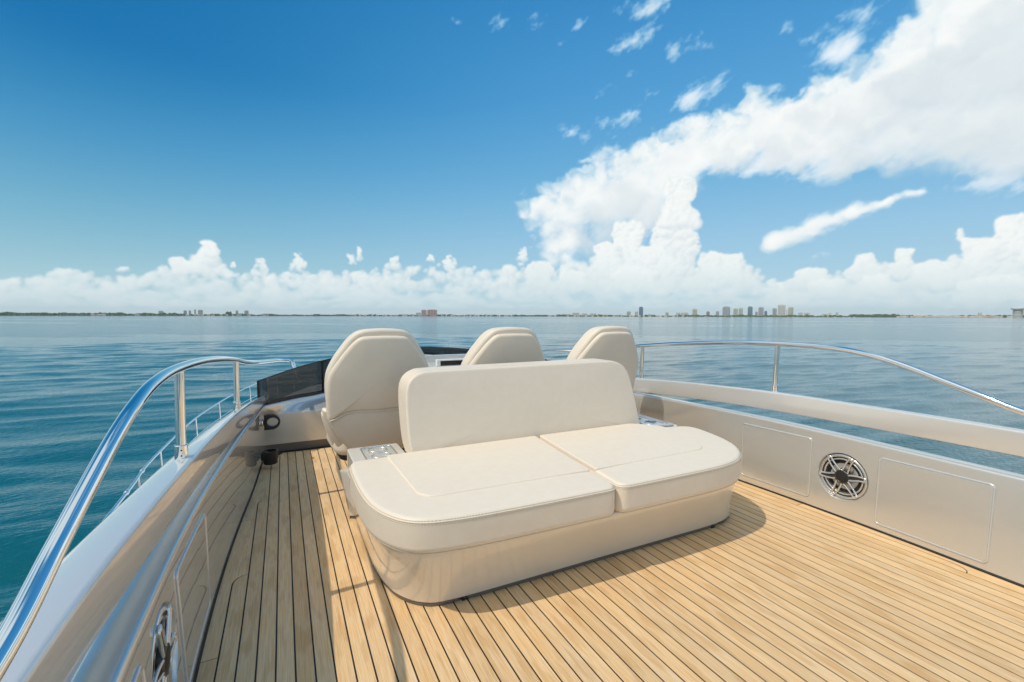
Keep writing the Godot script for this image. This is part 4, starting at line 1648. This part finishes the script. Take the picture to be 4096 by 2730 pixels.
func make_hull() -> void:
	# the rest of the yacht under the flybridge, out of sight from here but for its rail
	var sh := Shape.new()
	var rings := []
	for q in [[6.0, 3.0], [2.0, 3.2], [-2.0, 3.3], [-6.0, 3.32], [-9.0, 3.36], [-12.0, 3.2], [-14.5, 2.85], [-16.5, 2.4], [-18.5, 1.9], [-20.5, 1.2], [-22.0, 0.5], [-22.6, 0.05]]:
		var w: float = q[1]
		rings.append(PackedVector3Array([Vector3(CX - w * 0.86, SEA - 0.6, q[0]), Vector3(CX - w * 0.95, SEA + 1.2, q[0]), Vector3(CX - w, -1.9, q[0]), Vector3(CX - w + 0.03, -1.84, q[0]), Vector3(CX + w - 0.03, -1.84, q[0]), Vector3(CX + w, -1.9, q[0]), Vector3(CX + w * 0.95, SEA + 1.2, q[0]), Vector3(CX + w * 0.86, SEA - 0.6, q[0])]))
	sh.loft(rings)
	sh.fan(rings[0])
	var hull := setting("hull", sh, M.hull)
	sh = Shape.new()
	rings = []
	for q in [[1.5, 1.6, -0.06], [-2.0, 1.72, -0.06], [-5.0, 1.55, -0.06], [-6.2, 1.4, -0.1], [-8.0, 1.2, -0.9], [-10.5, 0.9, -1.7]]:
		rings.append(PackedVector3Array([Vector3(CX - q[1] - 0.25, -1.85, q[0]), Vector3(CX - q[1], q[2], q[0]), Vector3(CX + q[1], q[2], q[0]), Vector3(CX + q[1] + 0.25, -1.85, q[0])]))
	sh.loft(rings)
	sh.fan(rings[0])
	sh.fan(rings[rings.size() - 1])
	part(hull, "cabin_trunk", sh, M.hull)
	# rail of the side deck below
	var line := [Vector3(-1.80, -1.0, -5.2), Vector3(-1.868, -1.0, -7.677), Vector3(-1.915, -1.0, -9.02), Vector3(-1.81, -1.0, -12.0), Vector3(-1.55, -1.0, -14.2), Vector3(-1.215, -1.0, -16.155), Vector3(-0.95, -1.0, -17.3), Vector3(-0.59, -1.0, -18.53), Vector3(0.0, -1.0, -20.0), Vector3(0.7, -1.0, -21.4), Vector3(1.45, -1.0, -22.2)]
	var path := spline(line, 10)
	var full := PackedVector3Array(path)
	for i in range(path.size() - 2, -1, -1):
		full.append(Vector3(2.0 * CX - path[i].x, path[i].y, path[i].z))
	var root := thing("deck_rail", "thin stainless guard rail of the side deck below the bulwark", "guard rail", Vector3(CX, -1.84, -12.0))
	sh = Shape.new()
	sh.tube(full, 0.02, 12)
	part(root, "rail_tube", sh, M.chrome)
	sh = Shape.new()
	for i in full.size():
		full[i].y = -1.42
	sh.tube(full, 0.008, 6)
	part(root, "mid_wire", sh, M.chrome)
	for i in range(4, full.size() - 2, 9):
		var p := full[i]
		sh = Shape.new()
		sh.tube(PackedVector3Array([Vector3(p.x, -1.0, p.z), Vector3(lerpf(p.x, CX, 0.012), -1.86, p.z)]), 0.017, 10)
		part(root, "stanchion", sh, M.chrome)
	for i in [9, 16]:
		var p := full[i]
		sh = Shape.new()
		sh.lathe([[0.02, -0.03], [0.03, -0.03], [0.03, 0.03], [0.02, 0.03]], Vector3(p.x, -1.0, p.z), (full[i + 1] - full[i]).normalized(), 14)
		part(root, "rail_joint", sh, M.chrome)


# ---------------------------------------------------------------- water and far shore
func make_sea() -> void:
	var angs := PackedFloat32Array()
	var a := -34.0
	while a < 88.0:
		angs.append(a)
		a += 0.20
	while a < 326.0:
		angs.append(a)
		a += 2.0
	angs.append(326.0)
	var radii := PackedFloat32Array()
	var r := 0.6
	while r < 9.0:
		radii.append(r)
		r *= 1.09
	while r < 140.0:
		radii.append(r)
		r *= 1.0075
	while r < 9000.0:
		radii.append(r)
		r *= 1.03
	var na := angs.size()
	var nr := radii.size()
	var big := noise(FastNoiseLite.TYPE_SIMPLEX_SMOOTH, 0.16, 2, 41)
	var mid := noise(FastNoiseLite.TYPE_SIMPLEX_SMOOTH, 0.55, 2, 42)
	var sml := noise(FastNoiseLite.TYPE_SIMPLEX_SMOOTH, 1.5, 2, 43)
	var calm := noise(FastNoiseLite.TYPE_SIMPLEX_SMOOTH, 0.018, 3, 44)
	var dir := deg_to_rad(-6.0)
	var cs := cos(dir)
	var sn := sin(dir)
	var v := PackedVector3Array()
	v.resize(na * nr)
	var uv := PackedVector2Array()
	uv.resize(na * nr)
	for i in nr:
		r = radii[i]
		var gap := r * (0.0075 if r < 140.0 else 0.03)
		var wb := clampf(1.6 - gap / 2.0, 0.0, 1.0)
		var wm := clampf(1.6 - gap / 0.7, 0.0, 1.0)
		var ws := clampf(1.6 - gap / 0.28, 0.0, 1.0)
		for j in na:
			var t := deg_to_rad(angs[j])
			var x := sin(t) * r
			var z := -cos(t) * r
			var al := x * sn + z * cs       # along the waves' travel
			var ac := (x * cs - z * sn)     # along their crests
			var h := 0.0
			if wb > 0.0 and r < 400.0:
				var k := 0.65 + 0.5 * calm.get_noise_2d(ac * 0.5, al)
				h += big.get_noise_2d(al, ac * 0.35) * 0.22 * wb
				if wm > 0.0:
					h += mid.get_noise_2d(al, ac * 0.28) * 0.10 * wm * k
				if ws > 0.0:
					h += sml.get_noise_2d(al, ac * 0.4) * 0.026 * ws * k
			v[i * na + j] = Vector3(x, SEA + h, z)
			uv[i * na + j] = Vector2(ac / 9.0, al / 4.0)
	# wind patches: ruffled water among calmer slicks
	var gust := noise(FastNoiseLite.TYPE_SIMPLEX_SMOOTH, 0.004, 4, 45)
	var sets := [PackedInt32Array(), PackedInt32Array()]
	for i in nr - 1:
		r = radii[i]
		for j in na - 1:
			var p := i * na + j
			var c := v[p]
			var al := c.x * 0.45 - c.z * 0.9
			var ac := c.x * 0.9 + c.z * 0.45
			var far_off := 1 if r > 120.0 and gust.get_noise_2d(ac * 0.35, al * 1.4) + 0.12 * sml.get_noise_2d(c.x * 0.02, c.z * 0.02) > -0.12 else 0
			sets[far_off].append_array(PackedInt32Array([p, p + na, p + na + 1, p, p + na + 1, p + 1]))
	var nrm := PackedVector3Array()
	nrm.resize(v.size())
	for k in 2:
		for i in range(0, sets[k].size(), 3):
			var n := (v[sets[k][i + 2]] - v[sets[k][i]]).cross(v[sets[k][i + 1]] - v[sets[k][i]])
			for m in 3:
				nrm[sets[k][i + m]] += n
	for i in nrm.size():
		nrm[i] = nrm[i].normalized()
	var am := ArrayMesh.new()
	for k in 2:
		var arr := []
		arr.resize(Mesh.ARRAY_MAX)
		arr[Mesh.ARRAY_VERTEX] = v
		arr[Mesh.ARRAY_NORMAL] = nrm
		arr[Mesh.ARRAY_TEX_UV] = uv
		arr[Mesh.ARRAY_INDEX] = sets[k]
		am.add_surface_from_arrays(Mesh.PRIMITIVE_TRIANGLES, arr)
		am.surface_set_material(k, M.sea if k == 0 else M.sea_ruffled)
	var o := MeshInstance3D.new()
	o.name = "water"
	o.mesh = am
	add_child(o)
	o.set_meta("kind", "structure")


func far(u: float, dist: float) -> Vector3:
	var d := ray(u, 1262.0)
	var h := Vector3(d.x, 0, d.z).normalized()
	return h * dist + Vector3(0, SEA, 0)


const SHORE := 4000.0


func make_shore() -> void:
	var soil := mat(lin(0.16, 0.17, 0.10), 0.9)
	var leaf := mat(lin(0.06, 0.115, 0.035), 0.9)
	var rng := RandomNumberGenerator.new()
	rng.seed = 61
	# low land
	var sh := Shape.new()
	var rings := []
	for i in 130:
		var az := deg_to_rad(-40.0 + i * 1.0)
		var d := Vector3(sin(az), 0, -cos(az))
		var w := SHORE + 40.0 * sin(i * 0.9) + 25.0 * sin(i * 2.3)
		rings.append(PackedVector3Array([d * w + Vector3(0, SEA - 1.0, 0), d * (w + 6.0) + Vector3(0, SEA + 1.6, 0), d * (w + 1800.0) + Vector3(0, SEA + 4.0, 0), d * (w + 1900.0) + Vector3(0, SEA - 1.0, 0)]))
	sh.loft(rings, false)
	setting("far_shore", sh, soil)
	# the wood along it: bumpy crowns in three staggered rows, one far mass
	sh = Shape.new()
	var bump := noise(FastNoiseLite.TYPE_SIMPLEX_SMOOTH, 0.35, 3, 62)
	var u := -260.0
	while u < 4400.0:
		var tall := 10.0 + 7.0 * bump.get_noise_1d(u * 0.03) + rng.randf_range(-3.0, 4.0)
		if u < 700.0:
			tall += 5.0
		elif u > 3400.0 and u < 3600.0:
			tall += 6.0
		if u > 905.0 and u < 925.0:
			tall += 16.0
		tall = maxf(tall * 1.25, 5.0)
		var p := far(u, SHORE + rng.randf_range(60.0, 420.0))
		var rad := rng.randf_range(6.0, 13.0)
		# one crown: a knobbly dome
		var at := sh.v.size()
		var nn := 7
		for i in 4:
			var e := i / 3.0
			for j in nn:
				var a := TAU * j / nn + i * 0.4
				var k := rad * cos(e * 1.25) * rng.randf_range(0.75, 1.2)
				sh.v.append(p + Vector3(cos(a) * k, lerpf(0.5, tall, sin(e * 1.45)) * rng.randf_range(0.9, 1.05), sin(a) * k))
		for i in 3:
			for j in nn:
				sh.quad(at + i * nn + j, at + i * nn + (j + 1) % nn, at + (i + 1) * nn + (j + 1) % nn, at + (i + 1) * nn + j)
		u += rng.randf_range(1.0, 3.2)
	var o := part(self, "shore_wood", sh, leaf)
	o.set_meta("kind", "stuff")
	tag(o, "dark green belt of trees along the far shore", "trees")
	# buildings: [left, right, top of roof (picture rows above the waterline), look, label]
	var looks := {
		"pink": mat(lin(0.72, 0.42, 0.36), 0.8), "white": mat(lin(0.70, 0.70, 0.66), 0.7), "cream": mat(lin(0.62, 0.58, 0.46), 0.75), "grey": mat(lin(0.46, 0.47, 0.47), 0.6),
		"blue": mat(lin(0.12, 0.20, 0.30), 0.3), "teal": mat(lin(0.12, 0.25, 0.28), 0.3), "brown": mat(lin(0.38, 0.27, 0.22), 0.8), "green": mat(lin(0.55, 0.60, 0.48), 0.7),
	}
	var pane := mat(lin(0.20, 0.26, 0.31), 0.25)
	var list := [
		[1685.5, 1706, 25, "pink", 0, "short wing of the large salmon pink hotel among the shore trees"],
		[1709, 1748, 26, "pink", 0, "long wing of the salmon pink hotel among the shore trees"],
		[1664, 1684, 14, "white", 0, "low pale block standing beside the pink hotel"],
		[2556, 2572.5, 37, "blue", 200, "slim dark blue glass tower standing alone over the trees"],
		[2507, 2523, 20, "cream", 300, "low cream block a little way from the slim dark glass tower"],
		[2540, 2553, 20, "white", 500, "low white block close beside the slim dark glass tower"],
		[2290, 2318, 15, "white", 100, "white low block with a broken roofline far from the towers"],
		[2327, 2350, 12, "white", 100, "white two storey row beside the low white block"],
		[2361, 2384, 12, "white", 120, "white flat roofed row in the trees"],
		[2662, 2675, 16, "cream", 150, "small cream block alone on the low shore"],
		[2705, 2722, 16, "white", 150, "white block with a stepped top behind the marina"],
		[2725, 2753, 16, "white", 180, "wide white building with several gables behind the marina"],
		[2770, 2789, 29, "cream", 260, "cream tower with a small crown on its roof"],
		[2826, 2839, 19, "brown", 200, "short reddish brown tower"],
		[2864, 2877, 20, "grey", 220, "short blue grey tower with a flat roof"],
		[2890, 2921, 37, "grey", 300, "broad grey blue tower pair with stepped roofs"],
		[2934, 2952, 30, "green", 320, "pale green apartment tower beside the broad grey tower pair"],
		[2955, 2972, 31, "green", 320, "pale green apartment tower beside the tapering teal one"],
		[2991, 3010.5, 36, "teal", 300, "tapering teal glass tower"],
		[3021, 3032, 18, "grey", 200, "low grey block at the foot of the teal tower"],
		[3034, 3055, 34, "grey", 340, "dark grey tower with white edges next to the teal one"],
		[3058, 3069, 20, "blue", 260, "short dark block beside the dark grey tower"],
		[3090, 3107, 30, "grey", 400, "grey tower with a flat roof beside the white high rise"],
		[3111, 3142, 43, "white", 360, "tallest white high rise with vertical window bands"],
		[3143, 3152, 25, "white", 500, "low white tower squeezed between two high rises"],
		[3153, 3174, 34, "cream", 300, "cream high rise beside the tallest white one"],
		[3194, 3211, 16, "white", 150, "white stepped block behind the moored boats"],
		[3216, 3240, 15, "white", 150, "white low hotel behind the moored boats"],
		[3290, 3314, 11, "white", 150, "long white flat roofed shed in the trees"],
		[3316, 3326, 14, "cream", 200, "small cream tower over the tree belt"],
		[3343, 3355, 17, "white", 250, "small white tower over the tree belt"],
		[3912, 3930, 14, "white", 400, "white block above the row of shore houses"],
		[633, 654, 15, "white", 1500, "low white slab far behind the wooded point"],
		[734, 747, 17, "cream", 1600, "shortest of the distant hazy towers behind the wooded point"],
		[754, 764, 17, "cream", 1600, "narrow distant tower, second of the hazy group"],
		[776, 784, 20, "cream", 1600, "slimmest distant tower of the hazy group"],
		[791, 811, 19, "cream", 1600, "broadest of the distant hazy towers behind the wooded point"],
		[942, 953, 18, "cream", 1600, "lone distant tower by the tall round tree"],
		[977, 994, 18, "cream", 1600, "broad distant tower beyond the tall round tree"],
	]
	for b in list:
		var dist: float = SHORE + 70.0 + b[4]
		var pl := far(b[0], dist)
		var pr := far(b[1], dist)
		var wide := pl.distance_to(pr)
		var tall: float = b[2] * dist / FOCAL + 2.0
		var c := (pl + pr) / 2.0
		var root := thing("shore_building", b[5], "building", c + Vector3(0, 1.5, 0))
		root.rotation.y = -atan2(pr.z - pl.z, pr.x - pl.x)
		var local := func(called: String, lo: Vector3, hi: Vector3, m: Material) -> void:
			var q := Shape.new()
			q.box(lo, hi)
			var mi := MeshInstance3D.new()
			mi.name = called
			mi.mesh = q.mesh(m)
			root.add_child(mi, true)
		var dp := minf(wide, 30.0)
		local.call("wall", Vector3(-wide / 2, 0, -dp), Vector3(wide / 2, tall * 0.94, 0), looks[b[3]])
		if b[3] == "green":
			for k in 4:
				local.call("roof_step", Vector3(-wide * (0.4 - k * 0.09), tall * (0.94 + 0.02 * k), -dp * 0.9), Vector3(wide * (0.4 - k * 0.09), tall * (0.96 + 0.02 * k), -dp * 0.1), looks[b[3]])
		else:
			local.call("roof_block", Vector3(-wide * 0.32, tall * 0.94, -dp * 0.8), Vector3(wide * 0.30, tall, -dp * 0.2), looks[b[3]])
		if wide > 18.0:
			var bands := int(clampf(wide / 9.0, 2, 6))
			for k in bands:
				var x0 := -wide / 2 + wide * (k + 0.25) / bands
				local.call("window_band", Vector3(x0, tall * 0.10, 0.05), Vector3(x0 + wide * 0.34 / bands, tall * 0.90, 0.4), pane)
			var floors := int(clampf(tall / 7.0, 2, 9))
			for k in floors:
				local.call("floor_slab", Vector3(-wide * 0.49, tall * (0.12 + 0.8 * k / floors), 0.1), Vector3(wide * 0.49, tall * (0.12 + 0.8 * k / floors) + 1.2, 1.2), looks[b[3]])
	# broad crowned tower at the far right
	var c := far(4073.0, SHORE + 60.0)
	var root := thing("shore_building", "round beige tower under a wider white top storey", "building", c + Vector3(0, 1.5, 0))
	var q := Shape.new()
	q.lathe([[22.0, 0.0], [21.0, 46.0], [0.0, 46.0]], root.position, Vector3.UP, 20)
	part(root, "wall", q, looks.cream)
	q = Shape.new()
	q.lathe([[21.0, 46.0], [29.0, 48.0], [30.0, 58.0], [26.0, 61.0], [0.0, 61.5]], root.position, Vector3.UP, 20)
	part(root, "top_storey", q, looks.white)
	for k in 5:
		q = Shape.new()
		q.lathe([[21.8, 6.0 + k * 8.0], [22.4, 6.2 + k * 8.0], [22.4, 9.0 + k * 8.0], [21.6, 9.2 + k * 8.0]], root.position, Vector3.UP, 20)
		part(root, "window_band", q, pane)
	# villas along the water
	var roofs := [mat(lin(0.45, 0.23, 0.15), 0.8), mat(lin(0.52, 0.50, 0.46), 0.8), mat(lin(0.60, 0.42, 0.30), 0.8)]
	var walls := [looks.white, looks.cream, mat(lin(0.62, 0.47, 0.36), 0.8)]
	var kinds := ["white villa with a red tiled roof at the water's edge", "cream villa with a pale grey roof at the water's edge", "peach villa with a tan roof at the water's edge", "white villa with a pale grey roof at the water's edge"]
	var pairs := [[0, 0], [1, 1], [2, 2], [0, 1]]
	var spots := []
	for run in [[360, 420, 5], [545, 560, 2], [740, 1000, 12], [1050, 1080, 2], [1390, 1680, 14], [1760, 2060, 18], [2190, 2230, 3], [2265, 2700, 20], [3590, 3960, 30], [3960, 4060, 5]]:
		for k in run[2]:
			spots.append(lerpf(run[0], run[1], (k + rng.randf_range(0.1, 0.9)) / run[2]))
	for sp in spots:
		var kind := rng.randi_range(0, 3)
		var at := far(sp, SHORE + rng.randf_range(32.0, 52.0))
		var w := rng.randf_range(12.0, 26.0)
		var h := rng.randf_range(6.0, 11.0)
		var v := thing("shore_villa", kinds[kind], "house", at + Vector3(0, 1.4, 0), "villas on the far shore, " + kinds[kind].get_slice(" ", 0))
		var ws := Shape.new()
		ws.box(Vector3(-w / 2, 0, -5), Vector3(w / 2, h, 5))
		var mi := MeshInstance3D.new()
		mi.name = "wall"
		mi.mesh = ws.mesh(walls[pairs[kind][0]])
		v.add_child(mi, true)
		var rs := Shape.new()
		var e := w / 2 + 0.8
		rs.face([Vector3(-e, h, 6), Vector3(e, h, 6), Vector3(e * 0.6, h + 2.6, 0), Vector3(-e * 0.6, h + 2.6, 0)])
		rs.face([Vector3(e, h, -6), Vector3(-e, h, -6), Vector3(-e * 0.6, h + 2.6, 0), Vector3(e * 0.6, h + 2.6, 0)])
		rs.face([Vector3(-e, h, -6), Vector3(-e, h, 6), Vector3(-e * 0.6, h + 2.6, 0)])
		rs.face([Vector3(e, h, 6), Vector3(e, h, -6), Vector3(e * 0.6, h + 2.6, 0)])
		mi = MeshInstance3D.new()
		mi.name = "roof"
		mi.mesh = rs.mesh(roofs[pairs[kind][1]])
		v.add_child(mi, true)
		v.rotation.y = -atan2(at.x, -at.z)
	# boats off the marina
	var bw := mat(lin(0.78, 0.78, 0.76), 0.4)
	var glass := mat(lin(0.05, 0.06, 0.08), 0.2)
	for k in 26:
		var us := rng.randf_range(2640.0, 3260.0) if k < 20 else rng.randf_range(3330.0, 3480.0)
		var sail := k % 3 == 0
		var at := far(us, SHORE - rng.randf_range(30.0, 160.0))
		var root2 := thing("moored_boat", "white sailing boat with a bare mast moored off the shore" if sail else "white motor boat moored off the shore", "boat", at, "boats moored off the marina, " + ("sail" if sail else "motor"))
		root2.rotation.y = rng.randf_range(0.0, TAU)
		var hs := Shape.new()
		var rr := []
		for t in [[-6.0, 1.7], [-2.0, 2.0], [2.0, 1.8], [5.0, 0.9], [6.5, 0.1]]:
			rr.append(PackedVector3Array([Vector3(t[0], -0.4, -t[1] * 0.6), Vector3(t[0], 1.6 + t[0] * 0.05, -t[1]), Vector3(t[0], 1.6 + t[0] * 0.05, t[1]), Vector3(t[0], -0.4, t[1] * 0.6)]))
		hs.loft(rr)
		hs.fan(rr[0])
		var mi := MeshInstance3D.new()
		mi.name = "hull"
		mi.mesh = hs.mesh(bw)
		root2.add_child(mi, true)
		var cb := Shape.new()
		cb.box(Vector3(-3.0, 1.5, -1.3), Vector3(1.6, 2.4 if sail else 3.8, 1.3), 0.3)
		mi = MeshInstance3D.new()
		mi.name = "cabin"
		mi.mesh = cb.mesh(bw)
		root2.add_child(mi, true)
		if sail:
			var ms := Shape.new()
			ms.tube(PackedVector3Array([Vector3(0.5, 2.0, 0), Vector3(0.5, 15.0, 0)]), 0.18, 6)
			mi = MeshInstance3D.new()
			mi.name = "mast"
			mi.mesh = ms.mesh(bw)
			root2.add_child(mi, true)
		else:
			var wn := Shape.new()
			wn.box(Vector3(-2.4, 2.6, -1.35), Vector3(1.2, 3.3, 1.35))
			mi = MeshInstance3D.new()
			mi.name = "window"
			mi.mesh = wn.mesh(glass)
			root2.add_child(mi, true)


func _ready() -> void:
	# camera
	var yaw := deg_to_rad(YAW)
	var pitch := deg_to_rad(PITCH)
	var roll := deg_to_rad(ROLL)
	cam_fwd = Vector3(sin(yaw) * cos(pitch), -sin(pitch), -cos(yaw) * cos(pitch))
	var rt := Vector3(cos(yaw), 0, sin(yaw))
	var up := rt.cross(cam_fwd)
	cam_right = rt * cos(roll) + up * sin(roll)
	cam_up = up * cos(roll) - rt * sin(roll)
	var cam := Camera3D.new()
	cam.name = "camera"
	cam.transform = Transform3D(Basis(cam_right, cam_up, -cam_fwd), EYE)
	cam.fov = rad_to_deg(2.0 * atan(1365.0 / FOCAL))
	cam.near = 0.05
	cam.far = 20000.0
	add_child(cam)
	cam.current = true
	# sky and exposure
	var e := Environment.new()
	e.background_mode = Environment.BG_SKY
	e.sky = make_sky()
	e.sky_rotation = Vector3(0, PI, 0)
	e.background_energy_multiplier = 1.0
	e.tonemap_mode = Environment.TONE_MAPPER_LINEAR
	e.tonemap_exposure = 1.32
	e.fog_enabled = true
	e.fog_density = 0.00005
	e.fog_light_color = Color(0.94, 0.97, 1.0)
	e.sdfgi_enabled = true
	e.ssao_enabled = true
	e.ssil_enabled = true
	var we := WorldEnvironment.new()
	we.environment = e
	add_child(we)
	# sun: high over the port side, a little abaft the beam
	var sun := DirectionalLight3D.new()
	sun.name = "sun"
	sun.light_energy = 0.63
	sun.light_color = Color(1.0, 0.955, 0.88)
	sun.light_angular_distance = 0.55
	sun.shadow_enabled = true
	var to := -SUN
	sun.transform = Transform3D(Basis.looking_at(to, Vector3.UP), Vector3(0, 20, 0))
	add_child(sun)

	make_materials()
	make_sea()
	make_shore()
	make_hull()
	make_deck()
	make_bulwark(-1.0, -1.58, 0.31, [[-2.30, -1.79, 0.06, 0.46], [-1.37, -0.88, 0.05, 0.45]], "silver port bulwark with glossy coaming and slot along the shaded side of the deck")
	make_bulwark(1.0, -1.665, 0.262, [[-2.38, -1.865, 0.060, 0.462], [-1.462, -0.955, 0.046, 0.444]], "silver starboard bulwark with two locker doors and water seen through its slot")
	make_speaker(-1.0, -1.58, 0.31, "round silver spoked loudspeaker sunk in the shaded port bulwark")
	make_speaker(1.0, -1.665, 0.262, "round silver spoked loudspeaker between two locker doors of the starboard bulwark")
	make_rail(-1.0, "polished stainless handrail bending up over the shaded port bulwark")
	make_rail(1.0, "polished stainless handrail over the sunlit starboard bulwark with the slot")
	make_front()
	make_pole_holders()
	make_sofa()
	make_trays()
	make_chair(0.60, "cream vinyl helm chair beside the open gangway, showing its whole back")
	make_chair(1.575, "cream vinyl helm chair between two others, half hidden by the sofa back")
	make_chair(2.55, "cream vinyl helm chair next to the starboard bulwark")
